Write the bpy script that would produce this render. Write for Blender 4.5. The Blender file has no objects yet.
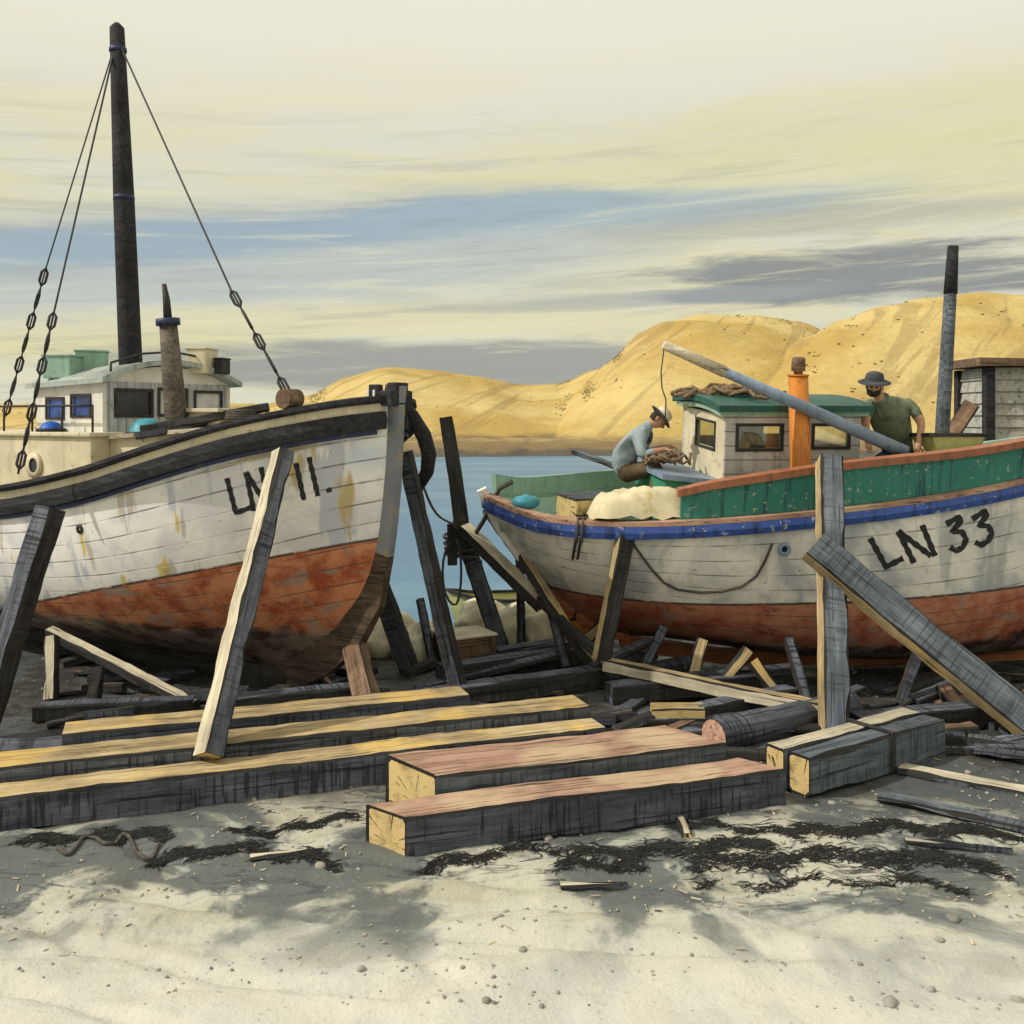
import bpy, bmesh, math, random
from mathutils import Vector, Matrix, noise
from mathutils.bvhtree import BVHTree
R = math.radians
rnd = random.Random(7)
S = bpy.context.scene
COL = S.collection
F, HOR, H = 1000.0, 418.0, 3.0          # focal length in pixels, horizon row, eye height in metres

def at(px, py, Y):
    return Vector(((px - 512) / F * Y, Y, H - (py - HOR) / F * Y))
def gp(px, py, z=0.0):
    Y = (H - z) * F / (py - HOR)
    return at(px, py, Y)

# ---------------------------------------------------------------- objects
def link(name, me, parent=None, loc=None, mat4=None):
    o = bpy.data.objects.new(name, me)
    COL.objects.link(o)
    if parent is not None: o.parent = parent
    if mat4 is not None: o.matrix_local = mat4
    elif loc is not None: o.location = loc
    return o
def tag(o, label=None, cat=None, group=None, kind=None):
    if label: o['label'] = label
    if cat: o['category'] = cat
    if group: o['group'] = group
    if kind: o['kind'] = kind
    return o
def empty(name, mat4, label, cat, group=None):
    o = link(name, None, mat4=mat4)
    o.empty_display_size = 0.2
    return tag(o, label, cat, group)

class MB:
    """collects shapes into one mesh"""
    def __init__(s): s.bm = bmesh.new()
    def box(s, c, d, rot=None, mi=0, bev=0.0, taper=None):
        m = Matrix.Translation(Vector(c))
        if rot is not None: m = m @ (rot if isinstance(rot, Matrix) else Matrix.Rotation(rot, 4, 'Z'))
        r = bmesh.ops.create_cube(s.bm, size=1.0)
        vs = r['verts']
        for v in vs:
            tx = 1.0
            if taper and v.co.z > 0: tx = taper
            v.co = Vector((v.co.x * d[0] * tx, v.co.y * d[1] * tx, v.co.z * d[2]))
        fs = {f for v in vs for f in v.link_faces}
        for f in fs: f.material_index = mi
        if bev > 0:
            es = {e for v in vs for e in v.link_edges}
            rb = bmesh.ops.bevel(s.bm, geom=list(es), offset=bev, segments=2, affect='EDGES', profile=.6)
            vs = list({v for f in rb['faces'] for v in f.verts} | {v for v in vs if v.is_valid})
        for v in vs: v.co = m @ v.co
        return s
    def tube(s, pts, rad, seg=10, mi=0, cap=True, closed=False, jit=0.0):
        pts = [Vector(p) for p in pts]
        n = len(pts)
        if not hasattr(rad, '__len__'): rad = [rad] * n
        rings = []
        up = None
        for i, p in enumerate(pts):
            a = pts[(i - 1) % n] if (closed or i > 0) else p
            b = pts[(i + 1) % n] if (closed or i < n - 1) else p
            t = (b - a)
            t = t.normalized() if t.length > 1e-9 else Vector((0, 0, 1))
            if up is None:
                up = Vector((0, 0, 1)) if abs(t.z) < .9 else Vector((1, 0, 0))
            up = (up - t * up.dot(t))
            up = up.normalized() if up.length > 1e-6 else t.orthogonal().normalized()
            sd = t.cross(up)
            ring = []
            for k in range(seg):
                an = 2 * math.pi * k / seg
                rr = rad[i] * (1 + (rnd.uniform(-jit, jit) if jit else 0))
                ring.append(s.bm.verts.new(p + (up * math.cos(an) + sd * math.sin(an)) * rr))
            rings.append(ring)
        m = n if closed else n - 1
        for i in range(m):
            r0, r1 = rings[i], rings[(i + 1) % n]
            for k in range(seg):
                f = s.bm.faces.new((r0[k], r0[(k + 1) % seg], r1[(k + 1) % seg], r1[k]))
                f.smooth = True; f.material_index = mi
        if cap and not closed:
            f = s.bm.faces.new(rings[0]); f.material_index = mi
            f = s.bm.faces.new(rings[-1][::-1]); f.material_index = mi
        return s
    def grid(s, rows, mi=0, smooth=True, flip=False, uv=None, fmi=None):
        """rows: list of lists of points"""
        V = [[s.bm.verts.new(Vector(p)) for p in r] for r in rows]
        lay = s.bm.loops.layers.uv.verify() if uv else None
        for i in range(len(V) - 1):
            for j in range(len(V[0]) - 1):
                q = [V[i][j], V[i + 1][j], V[i + 1][j + 1], V[i][j + 1]]
                c = [(i, j), (i + 1, j), (i + 1, j + 1), (i, j + 1)]
                if flip: q.reverse(); c.reverse()
                try: f = s.bm.faces.new(q)
                except ValueError: continue
                f.smooth = smooth; f.material_index = mi if fmi is None else fmi(i, j)
                if uv:
                    for lp, (a, b) in zip(f.loops, c): lp[lay].uv = uv(a, b)
        return s
    def poly(s, pts, mi=0):
        f = s.bm.faces.new([s.bm.verts.new(Vector(p)) for p in pts]); f.material_index = mi
        return s
    def prism(s, pts, off, mi=0):
        """closed outline pts extruded by vector off"""
        off = Vector(off)
        a = [s.bm.verts.new(Vector(p)) for p in pts]
        b = [s.bm.verts.new(Vector(p) + off) for p in pts]
        n = len(a)
        s.bm.faces.new(a[::-1]).material_index = mi
        s.bm.faces.new(b).material_index = mi
        for i in range(n):
            s.bm.faces.new((a[i], a[(i + 1) % n], b[(i + 1) % n], b[i])).material_index = mi
        return s
    def lathe(s, prof, c=(0, 0, 0), seg=20, mi=0, axis=None):
        m = Matrix.Translation(Vector(c)) @ (axis if axis is not None else Matrix())
        rows = []
        for r, z in prof:
            rows.append([m @ Vector((r * math.cos(2 * math.pi * k / seg), r * math.sin(2 * math.pi * k / seg), z)) for k in range(seg + 1)])
        s.grid(rows, mi, True, flip=True)
        return s
    def build(s, name, mats, parent=None, mat4=None, weld=True):
        if weld: bmesh.ops.remove_doubles(s.bm, verts=s.bm.verts, dist=1e-5)
        bmesh.ops.recalc_face_normals(s.bm, faces=s.bm.faces)
        me = bpy.data.meshes.new(name)
        s.bm.to_mesh(me); s.bm.free()
        if not isinstance(mats, (list, tuple)): mats = [mats]
        for m in mats: me.materials.append(m)
        return link(name, me, parent, mat4=mat4)

# ---------------------------------------------------------------- materials
class NT:
    def __init__(s, name):
        s.m = bpy.data.materials.new(name); s.m.use_nodes = True
        s.t = s.m.node_tree; s.n = s.t.nodes
        s.b = s.n['Principled BSDF']
    def node(s, ty, **kw):
        n = s.n.new(ty)
        for k, v in kw.items():
            if k.startswith('i_'):
                key = k[2:]
                key = int(key) if key.isdigit() else key
                s.put(n.inputs[key], v)
            else: setattr(n, k, v)
        return n
    def put(s, inp, v):
        if isinstance(v, bpy.types.NodeSocket): s.t.links.new(v, inp)
        else:
            if isinstance(v, (tuple, list)) and len(v) == 3 and inp.type == 'RGBA': v = (*v, 1)
            inp.default_value = v
    def coords(s, kind='Object', scale=(1, 1, 1), shuffle=False):
        tc = s.node('ShaderNodeTexCoord').outputs[kind]
        if shuffle:
            oi = s.node('ShaderNodeObjectInfo').outputs['Random']
            mu = s.math('MULTIPLY', oi, 57.0)
            cx = s.node('ShaderNodeCombineXYZ', i_0=mu, i_1=mu, i_2=mu).outputs[0]
            tc = s.node('ShaderNodeVectorMath', operation='ADD', i_0=tc, i_1=cx).outputs[0]
        return s.node('ShaderNodeVectorMath', operation='MULTIPLY', i_0=tc, i_1=scale).outputs[0]
    def noise(s, vec, scale=1.0, detail=5.0, rough=.6, dist=0.0):
        return s.node('ShaderNodeTexNoise', i_Vector=vec, i_Scale=scale, i_Detail=detail, i_Roughness=rough, i_Distortion=dist).outputs[0]
    def math(s, op, a, b=0.0, c=0.0, clamp=False):
        n = s.node('ShaderNodeMath', operation=op, use_clamp=clamp)
        s.put(n.inputs[0], a); s.put(n.inputs[1], b); s.put(n.inputs[2], c)
        return n.outputs[0]
    def step(s, v, lo, hi, a=0.0, b=1.0):
        return s.node('ShaderNodeMapRange', i_0=v, i_1=lo, i_2=hi, i_3=a, i_4=b, interpolation_type='SMOOTHSTEP').outputs[0]
    def mix(s, f, a, b, blend='MIX'):
        n = s.node('ShaderNodeMix', data_type='RGBA', blend_type=blend)
        s.put(n.inputs[0], f); s.put(n.inputs[6], a); s.put(n.inputs[7], b)
        return n.outputs[2]
    def ramp(s, f, stops):
        n = s.node('ShaderNodeValToRGB', i_0=f)
        e = n.color_ramp.elements
        while len(e) < len(stops): e.new(.5)
        for k, (p, c) in enumerate(stops):
            e[k].position = p; e[k].color = (*c, 1)
        return n.outputs[0]
    def bump(s, h, st=.3, dist=.01):
        n = s.node('ShaderNodeBump', i_Strength=st, i_Distance=dist, i_Height=h)
        s.put(s.b.inputs['Normal'], n.outputs[0])
    def done(s, col, rough=.7, spec=.3, metal=0.0):
        s.put(s.b.inputs['Base Color'], col); s.put(s.b.inputs['Roughness'], rough)
        s.b.inputs['Specular IOR Level'].default_value = spec
        s.b.inputs['Metallic'].default_value = metal
        return s.m

def m_wood(name, dark, light, grain=9.0, checks=.55, saw=0.0, sawcol=(.03, .03, .035), stain=None):
    n = NT(name)
    v = n.coords('Object', (1, 1, 1), True)
    g = n.noise(n.node('ShaderNodeVectorMath', operation='MULTIPLY', i_0=v, i_1=(.8, grain, grain)).outputs[0], 1.6, 6, .65, .4)
    col = n.ramp(g, [(.3, dark), (.68, light)])
    big = n.noise(v, 2.3, 4, .6)
    col = n.mix(n.step(big, .35, .7, 0, .55), col, tuple(x * .55 for x in dark))
    if stain:
        col = n.mix(n.step(n.noise(v, 1.4, 3, .5), .5, .66, 0, .75), col, stain)
    ck = n.noise(n.node('ShaderNodeVectorMath', operation='MULTIPLY', i_0=v, i_1=(.55, 30, 30)).outputs[0], 1.5, 4, .6)
    ckm = n.step(ck, checks, checks + .06)
    col = n.mix(n.math('MULTIPLY', ckm, .8), col, (.018, .016, .016))
    hgt = n.math('SUBTRACT', g, ckm)
    if saw > 0:
        w = n.noise(n.node('ShaderNodeVectorMath', operation='MULTIPLY', i_0=v, i_1=(34, 1.2, 2.2)).outputs[0], 1.0, 2, .5, .3)
        sm = n.math('MULTIPLY', n.step(w, .52, .6), n.step(n.noise(v, 1.9, 3), .33, .55))
        col = n.mix(n.math('MULTIPLY', sm, saw), col, sawcol)
        hgt = n.math('SUBTRACT', hgt, n.math('MULTIPLY', sm, .6))
    rv = n.node('ShaderNodeObjectInfo').outputs['Random']
    hs = n.node('ShaderNodeHueSaturation', i_Color=col, i_Value=n.node('ShaderNodeMapRange', i_0=rv, i_3=.8, i_4=1.15).outputs[0])
    n.bump(hgt, .45, .012)
    return n.done(hs.outputs[0], .82, .2)

def m_endgrain(name, dark, light):
    n = NT(name)
    v = n.coords('Object', (1, 1, 1), True); o = n.node('ShaderNodeSeparateXYZ', i_0=n.node('ShaderNodeTexCoord').outputs['Object'])
    y = n.math('ADD', o.outputs[1], .03); z = n.math('ADD', o.outputs[2], .07)
    r = n.math('SQRT', n.math('ADD', n.math('MULTIPLY', y, y), n.math('MULTIPLY', z, z)))
    r = n.math('ADD', r, n.math('MULTIPLY', n.noise(v, 9, 3), .03))
    ring = n.math('SINE', n.math('MULTIPLY', r, 520.0))
    c = n.mix(n.math('MULTIPLY', n.step(ring, -.4, .9), n.step(n.noise(v, 3, 4), .3, .7, .2, .75)), light, dark)
    ck = n.noise(n.node('ShaderNodeCombineXYZ', i_0=n.math('MULTIPLY', n.math('ARCTAN2', y, z), 2.6), i_1=n.math('MULTIPLY', r, 1.6), i_2=n.node('ShaderNodeObjectInfo').outputs['Random']).outputs[0], 2.2, 3)
    ckm = n.step(ck, .60, .63)
    c = n.mix(ckm, c, (.03, .022, .015))
    c = n.mix(n.step(n.noise(v, 6, 5, .65), .5, .7, 0, .6), c, tuple(q * .35 for q in dark))
    n.bump(n.math('SUBTRACT', n.math('MULTIPLY', ring, .2), ckm), .5, .01)
    return n.done(c, .85, .2)

def m_plain(name, col, var=.25, scale=4.0, rough=.6, dirt=None, spec=.3, metal=0.0, bump=.15):
    n = NT(name)
    v = n.coords('Object', (1, 1, 1), True)
    a = n.noise(v, scale, 5, .6)
    c = n.mix(n.step(a, .3, .7), tuple(x * (1 - var) for x in col), tuple(min(1, x * (1 + var * .6)) for x in col))
    if dirt:
        b = n.noise(v, scale * 2.1, 6, .7)
        c = n.mix(n.step(b, .54, .66, 0, .8), c, dirt)
    n.bump(n.noise(v, scale * 5, 4, .6), bump, .01)
    return n.done(c, rough, spec, metal)

def m_paint(name, col, chip=(.16, .13, .11), chip_lo=.6, streak=(.35, .3, .24), streak_amt=.4, rough=.5, board=None):
    """weathered oil paint on timber: chips, runs of dirt, faint board joints"""
    n = NT(name)
    v = n.coords('Object', (1, 1, 1), True)
    a = n.noise(v, 3.0, 4, .6)
    c = n.mix(n.step(a, .3, .7), tuple(x * .78 for x in col), col)
    st = n.noise(n.node('ShaderNodeVectorMath', operation='MULTIPLY', i_0=v, i_1=(9, 9, .7)).outputs[0], 1.2, 4, .6)
    c = n.mix(n.step(st, .5, .68, 0, streak_amt), c, streak)
    ch = n.noise(v, 14, 6, .7)
    cm = n.step(ch, chip_lo, chip_lo + .03)
    c = n.mix(n.math('MULTIPLY', cm, .85), c, chip)
    hgt = n.math('SUBTRACT', n.math('MULTIPLY', a, .3), n.math('MULTIPLY', cm, .5))
    if board:
        x = n.math('FRACT', n.math('MULTIPLY', n.node('ShaderNodeSeparateXYZ', i_0=n.node('ShaderNodeTexCoord').outputs['Object']).outputs[board[0]], board[1]))
        bm = n.math('SUBTRACT', 1.0, n.step(n.math('ABSOLUTE', n.math('SUBTRACT', x, .5)), .0, board[2]))
        c = n.mix(n.math('MULTIPLY', bm, .75), c, (.05, .05, .055))
        hgt = n.math('SUBTRACT', hgt, bm)
    n.bump(hgt, .35, .01)
    return n.done(c, rough, .35)

M = {}
M['w_side'] = m_wood('dark_shaded_timber', (.042, .047, .07), (.19, .205, .25), 9, .57, .8, (.022, .023, .03))  # shade of the timber sides put into this dark hatched colour
M['w_blue'] = m_wood('blue_grey_timber', (.07, .085, .11), (.2, .235, .27), 9, .57, .5)
M['w_dark'] = m_wood('tarred_shaded_timber', (.018, .017, .018), (.085, .08, .078), 9, .58, .4, (.01, .01, .01))  # tar black, also painted on as the shaded sides of pale-faced props
M['w_brown'] = m_wood('brown_timber', (.12, .075, .05), (.34, .22, .14), 9, .57, .3)
M['w_top'] = m_wood('pale_lit_timber', (.30, .22, .12), (.62, .49, .28), 9, .565, .0, stain=(.62, .42, .13))  # light on tops and left faces put into this pale colour
M['w_pink'] = m_wood('pinkish_timber', (.36, .2, .14), (.64, .41, .31), 9, .57, .0, stain=(.66, .5, .33))
M['w_sawn'] = m_endgrain('sawn_end_grain', (.40, .28, .11), (.66, .50, .24))
M['w_cream'] = m_wood('bleached_lit_timber', (.42, .37, .28), (.72, .65, .5), 9, .59, .0)
M['w_edge'] = m_wood('ink_outline_edge', (.012, .012, .014), (.05, .048, .046), 12, .6)  # near-black colour on the arrises, standing in for drawn ink outlines
M['w_rust'] = m_wood('rust_red_timber', (.3, .1, .045), (.55, .22, .1), 9, .6)
M['rope'] = m_plain('old_rope', (.09, .08, .07), .4, 40, .9)
M['wire'] = m_plain('rigging_wire', (.035, .035, .04), .3, 20, .6)
M['iron'] = m_plain('black_iron', (.03, .03, .034), .4, 9, .6, (.1, .05, .03))
M['tar'] = m_wood('black_tarred_rail', (.014, .014, .018), (.06, .06, .07), 14, .57)
M['pipe'] = m_wood('rusty_grey_pipe', (.05, .045, .04), (.2, .17, .14), 7, .58)
M['navy'] = m_paint('navy_paint', (.03, .04, .12), (.1, .09, .09), .6, (.02, .02, .03), .5)
M['cream'] = m_paint('cream_paint', (.72, .64, .46), (.2, .16, .12), .62, (.4, .33, .22), .4)
M['white'] = m_paint('white_paint', (.8, .78, .72), (.25, .22, .2), .63, (.45, .43, .4), .4)
M['greyw'] = m_paint('shaded_grey_boarding', (.50, .51, .54), (.15, .14, .14), .6, (.2, .2, .21), .6, board=(1, 9.0, .09))  # shade on the LN 11 wheelhouse front put into this grey
M['mauve'] = m_paint('shaded_white_boarding', (.58, .55, .53), (.2, .17, .17), .6, (.3, .26, .25), .5, board=(2, 6.0, .08))  # shade on the LN 33 wheelhouse sides put into this duller white
M['blue'] = m_paint('blue_rail_paint', (.045, .10, .38), (.45, .45, .47), .60, (.015, .03, .11), .8)
M['slate'] = m_paint('slate_blue_paint', (.25, .33, .46), (.1, .1, .12), .61, (.12, .16, .24), .5)
M['green'] = m_paint('sea_green_paint', (.05, .3, .18), (.3, .3, .25), .62, (.02, .1, .09), .55)
M['pgreen'] = m_paint('pale_green_paint', (.32, .5, .4), (.2, .2, .17), .62, (.14, .28, .2), .5)
M['teal'] = m_paint('teal_strake_paint', (.04, .23, .19), (.40, .44, .38), .605, (.015, .04, .07), .9)
M['dgreen'] = m_paint('dark_green_roof', (.015, .1, .075), (.1, .12, .1), .62, (.01, .03, .04), .7)
M['roof'] = m_paint('weathered_blue_roof', (.42, .47, .46), (.5, .46, .34), .58, (.1, .13, .15), .6)
M['redcap'] = m_paint('red_brown_rail', (.42, .16, .085), (.2, .12, .1), .6, (.16, .07, .05), .7)
M['orange'] = m_paint('orange_paint', (.62, .22, .03), (.25, .1, .04), .6, (.3, .1, .03), .6)
M['deckw'] = m_wood('deck_planks', (.16, .15, .13), (.4, .36, .28), 9, .57)
M['tarp'] = m_plain('cream_canvas', (.66, .58, .4), .2, 3, .9, (.5, .38, .14))
M['net'] = m_plain('brown_net', (.22, .15, .09), .5, 22, .95, (.05, .04, .04), bump=.8)
M['cobalt'] = m_plain('cobalt_plastic', (.02, .11, .5), .3, 5, .45)
M['tealb'] = m_plain('teal_enamel', (.05, .28, .36), .3, 5, .45)
M['stone'] = m_plain('cream_stone', (.72, .68, .5), .25, 5, .9, (.42, .38, .28), bump=.4)
M['gstone'] = m_plain('shingle_stone', (.3, .29, .26), .4, 6, .9, bump=.4)
M['ygreen'] = m_paint('yellow_green_paint', (.70, .68, .28), (.2, .2, .12), .64, (.45, .45, .2), .4)
M['glassd'] = m_plain('dark_window_glass', (.035, .035, .045), .5, 3, .12, spec=.6)
M['glassb'] = m_plain('blue_window_glass', (.03, .09, .38), .6, 3, .15, spec=.6)
M['glassw'] = m_plain('pale_reflecting_glass', (.5, .5, .5), .4, 3, .15, spec=.6)
M['bung'] = m_plain('rubber_black', (.02, .02, .02), .3, 8, .8)
M['letter'] = m_plain('black_lettering', (.02, .021, .025), .5, 30, .6, (.12, .12, .12))
M['skin'] = m_plain('skin', (.5, .28, .18), .15, 8, .6)
M['shirtb'] = m_plain('blue_grey_shirt', (.3, .37, .42), .25, 6, .9)
M['shirtg'] = m_plain('olive_green_shirt', (.15, .18, .12), .45, 6, .9)
M['trb'] = m_plain('brown_trousers', (.14, .1, .06), .35, 6, .9)
M['trn'] = m_plain('navy_trousers', (.03, .045, .09), .4, 6, .9)
M['hatd'] = m_plain('dark_felt', (.06, .065, .08), .35, 9, .9)
M['hatc'] = m_plain('cream_cloth_hat', (.6, .53, .4), .2, 9, .9)
M['hair'] = m_plain('dark_hair', (.03, .022, .018), .4, 30, .8)
M['boot'] = m_plain('black_boot', (.02, .02, .02), .3, 9, .6)

def m_glass():
    n = NT('clear_window_glass')
    out = n.n['Material Output']
    tr = n.node('ShaderNodeBsdfTransparent', i_0=(.93, .95, .93))
    gl = n.node('ShaderNodeBsdfGlossy', i_Roughness=.05)
    mx = n.node('ShaderNodeMixShader', i_0=.1)
    n.t.links.new(tr.outputs[0], mx.inputs[1]); n.t.links.new(gl.outputs[0], mx.inputs[2])
    n.t.links.new(mx.outputs[0], out.inputs[0])
    return n.m
M['glass'] = m_glass()

def m_hull(name, wa, wb, white, grey, red, red2, keel_shade_z, streaks, nseam=15.0, blue=None):
    """wooden hull: topsides above a painted waterline z = wa + wb*x, antifouling below, shadow painted dark along the keel"""
    n = NT(name)
    tc = n.node('ShaderNodeTexCoord').outputs['Object']
    sx = n.node('ShaderNodeSeparateXYZ', i_0=tc)
    X, Z = sx.outputs[0], sx.outputs[2]
    uv = n.node('ShaderNodeUVMap').outputs[0]
    V = n.node('ShaderNodeSeparateXYZ', i_0=uv).outputs[1]
    d = n.math('SUBTRACT', Z, n.math('ADD', n.math('MULTIPLY', X, wb), wa))
    nz = n.noise(tc, 1.1, 5, .6, .6); nz2 = n.noise(tc, 3.4, 6, .65)
    # topsides
    top = n.mix(n.step(nz, .42, .62), white, grey)
    top = n.mix(n.step(nz2, .5, .75, 0, .35), top, tuple(x * .6 for x in grey))
    if blue:
        top = n.mix(n.math('MULTIPLY', n.step(n.noise(tc, .9, 3, .5), .5, .62), n.step(d, .5, .95, 0, .8)), top, blue)
    st = n.noise(n.node('ShaderNodeVectorMath', operation='MULTIPLY', i_0=tc, i_1=(2.6, 2.6, .3)).outputs[0], 1.3, 4, .55)
    for lo, col, am in streaks:
        top = n.mix(n.step(st, lo, lo + .07, 0, am), top, col)
        st = n.noise(n.node('ShaderNodeVectorMath', operation='MULTIPLY', i_0=tc, i_1=(2.3, 2.3, .25)).outputs[0], 1.5 + lo, 4, .55)
    # bottom paint
    bot = n.mix(n.step(nz2, .36, .62), red, red2)
    wear = n.noise(n.node('ShaderNodeVectorMath', operation='MULTIPLY', i_0=tc, i_1=(1.1, 1.1, 2.4)).outputs[0], 1.7, 6, .65, .8)
    bot = n.mix(n.step(wear, .56, .64, 0, .75), bot, (.3, .25, .21))
    bot = n.mix(n.step(wear, .33, .43, .7, 0), bot, (.16, .045, .025))
    kz = n.math('ADD', Z, n.math('MULTIPLY', n.math('SUBTRACT', wear, .5), .55))
    bot = n.mix(n.step(kz, keel_shade_z - .03, keel_shade_z + .06, .93, 0), bot, n.mix(n.step(nz2, .4, .62), (.028, .022, .02), (.17, .145, .13)))  # shadow under the hull painted as a dark zone above the keel
    edge = n.math('ADD', d, n.math('MULTIPLY', n.math('SUBTRACT', nz2, .5), .035))
    col = n.mix(n.step(edge, -.006, .006), bot, top)
    # the scribed, blackened waterline
    lm = n.math('SUBTRACT', 1.0, n.step(n.math('ABSOLUTE', edge), .008, .02))
    col = n.mix(n.math('MULTIPLY', lm, n.step(nz2, .42, .5, .2, .9)), col, (.04, .03, .03))
    # plank seams
    fr = n.math('FRACT', n.math('MULTIPLY', V, nseam))
    sm = n.math('SUBTRACT', 1.0, n.step(n.math('ABSOLUTE', n.math('SUBTRACT', fr, .5)), .015, .055))
    vis = n.step(n.noise(tc, 2.2, 4, .6), .38, .62, .08, .75)
    col = n.mix(n.math('MULTIPLY', sm, vis), col, (.09, .075, .065))
    chip = n.step(n.noise(tc, 16, 6, .7), .64, .67)
    col = n.mix(n.math('MULTIPLY', chip, .7), col, (.2, .17, .15))
    lap = n.math('MULTIPLY', n.math('FRACT', n.math('ADD', n.math('MULTIPLY', V, nseam), .5)), .9)
    n.bump(n.math('ADD', lap, n.math('SUBTRACT', n.math('MULTIPLY', nz2, .5), n.math('ADD', n.math('MULTIPLY', sm, vis), n.math('MULTIPLY', chip, .4)))), .5, .016)
    return n.done(col, .55, .35)
# ---------------------------------------------------------------- camera, light, sky
cam = bpy.data.cameras.new('camera'); camo = bpy.data.objects.new('camera', cam); COL.objects.link(camo)
camo.location = (0, 0, H); camo.rotation_euler = (R(90), 0, 0)
cam.sensor_width = 36; cam.lens = F / 1024 * 36; cam.shift_y = -(512 - HOR) / 1024
cam.clip_start = .1; cam.clip_end = 9000
S.camera = camo
S.view_settings.view_transform = 'Standard'; S.view_settings.look = 'None'
S.view_settings.exposure = 0; S.view_settings.gamma = 1; S.view_settings.use_curve_mapping = False

SUN = Vector((-.80, -.20, .74)).normalized()
sd = bpy.data.lights.new('sun', 'SUN'); sd.energy = 3.1; sd.angle = R(.6); sd.color = (1, .93, .8)
so = bpy.data.objects.new('sun', sd); COL.objects.link(so)
so.rotation_euler = (-SUN).to_track_quat('-Z', 'Y').to_euler(); so.location = (-20, -6, 25)

W = bpy.data.worlds.new('World'); S.world = W; W.use_nodes = True
wt = W.node_tree
class WN(NT):
    def __init__(s): s.t = wt; s.n = wt.nodes
w = WN()
bg = wt.nodes['Background']
sky = w.node('ShaderNodeTexSky', sky_type='NISHITA', sun_disc=False)
sky.sun_elevation = math.asin(SUN.z); sky.sun_rotation = math.atan2(SUN.x, SUN.y)
dirv = w.node('ShaderNodeTexCoord').outputs['Generated']
xyz = w.node('ShaderNodeSeparateXYZ', i_0=dirv)
AZ = w.math('ARCTAN2', xyz.outputs[0], xyz.outputs[1])
EL = w.math('ARCSINE', xyz.outputs[2])
cv = w.node('ShaderNodeCombineXYZ', i_0=w.math('MULTIPLY', AZ, 2.2), i_1=w.math('MULTIPLY', EL, 17.0)).outputs[0]
N1 = w.noise(cv, 1.5, 7, .66, .35)
N2 = w.noise(cv, 3.2, 7, .68, .5)
cw = w.node('ShaderNodeCombineXYZ', i_0=w.math('MULTIPLY', AZ, 1.2), i_1=w.math('MULTIPLY', EL, 5.0), i_2=4.0).outputs[0]
N3 = w.noise(cw, 1.4, 4, .55)
def lin(c): return tuple((x / 12.92 if x <= .04045 else ((x + .055) / 1.055) ** 2.4) for x in c)
def azel(px, py):
    u, v = (px - 512) / F, (HOR - py) / F
    a = math.atan(u); return a, math.atan(v * math.cos(a))
cream = w.mix(w.step(N1, .35, .65), lin((.89, .865, .70)), lin((.87, .87, .79)))
# paler veil overhead
cream = w.mix(w.step(EL, .20, .42), cream, lin((.95, .935, .855)))
# yellow patch of clear light to the right
def band(col, px, py, hw, hh, tilt, amt, soft, nz, wob=.5):
    """one bank of cloud at its own bearing and height, ragged along its edges"""
    global cream
    a0, e0 = azel(px, py); wa = hw / F; we = hh / F
    da = w.math('SUBTRACT', AZ, a0)
    de = w.math('SUBTRACT', w.math('SUBTRACT', EL, e0), w.math('MULTIPLY', da, tilt))
    q = w.math('ADD', w.math('POWER', w.math('ABSOLUTE', w.math('DIVIDE', da, wa)), 2.0), w.math('POWER', w.math('ABSOLUTE', w.math('DIVIDE', de, we)), 2.0))
    q = w.math('ADD', q, w.math('MULTIPLY', w.math('SUBTRACT', nz, .5), wob * 6))
    cream = w.mix(w.step(q, 1 - soft, 1 + soft, amt, 0), cream, lin(col))
band((.89, .87, .66), 820, 165, 330, 55, .02, .6, .9, N1)
band((.90, .87, .66), 120, 338, 130, 22, .0, .8, .8, N2)
band((.74, .77, .76), 240, 262, 420, 52, .10, .85, .8, N1)
band((.61, .69, .74), 200, 240, 380, 20, .12, .85, .8, N1)
band((.66, .73, .76), 600, 214, 260, 18, .05, .75, .8, N1)
band((.70, .70, .66), 800, 222, 210, 12, .03, .6, .8, N2)
band((.90, .87, .70), 430, 318, 330, 16, .02, .7, .8, N2)
band((.61, .62, .60), 440, 366, 330, 24, .0, .9, .5, N2, .4)
band((.53, .54, .54), 900, 272, 190, 26, -.02, .9, .8, N2, .8)
band((.56, .57, .57), 780, 292, 120, 9, .02, .85, .6, N2)
band((.64, .66, .66), 640, 300, 210, 8, .04, .6, .7, N1)
cs = w.node('ShaderNodeCombineXYZ', i_0=w.math('MULTIPLY', AZ, 3.2), i_1=w.math('MULTIPLY', w.math('SUBTRACT', EL, w.math('MULTIPLY', AZ, .06)), 62.0)).outputs[0]
N4 = w.noise(cs, 1.0, 7, .7, .6)
cream = w.mix(w.math('MULTIPLY', w.step(N4, .5, .64, 0, .30), w.step(EL, .34, .20)), cream, lin((.60, .62, .62)))
cream = w.mix(w.math('MULTIPLY', w.step(N4, .36, .46, .4, 0), w.step(EL, .34, .20)), cream, lin((.93, .90, .76)))
nis = w.mix(1.0, sky.outputs[0], (.1, .1, .1), 'MULTIPLY')
wcol = w.mix(.93, nis, cream)
wt.links.new(wcol, bg.inputs[0]); bg.inputs[1].default_value = 1.0

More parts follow.
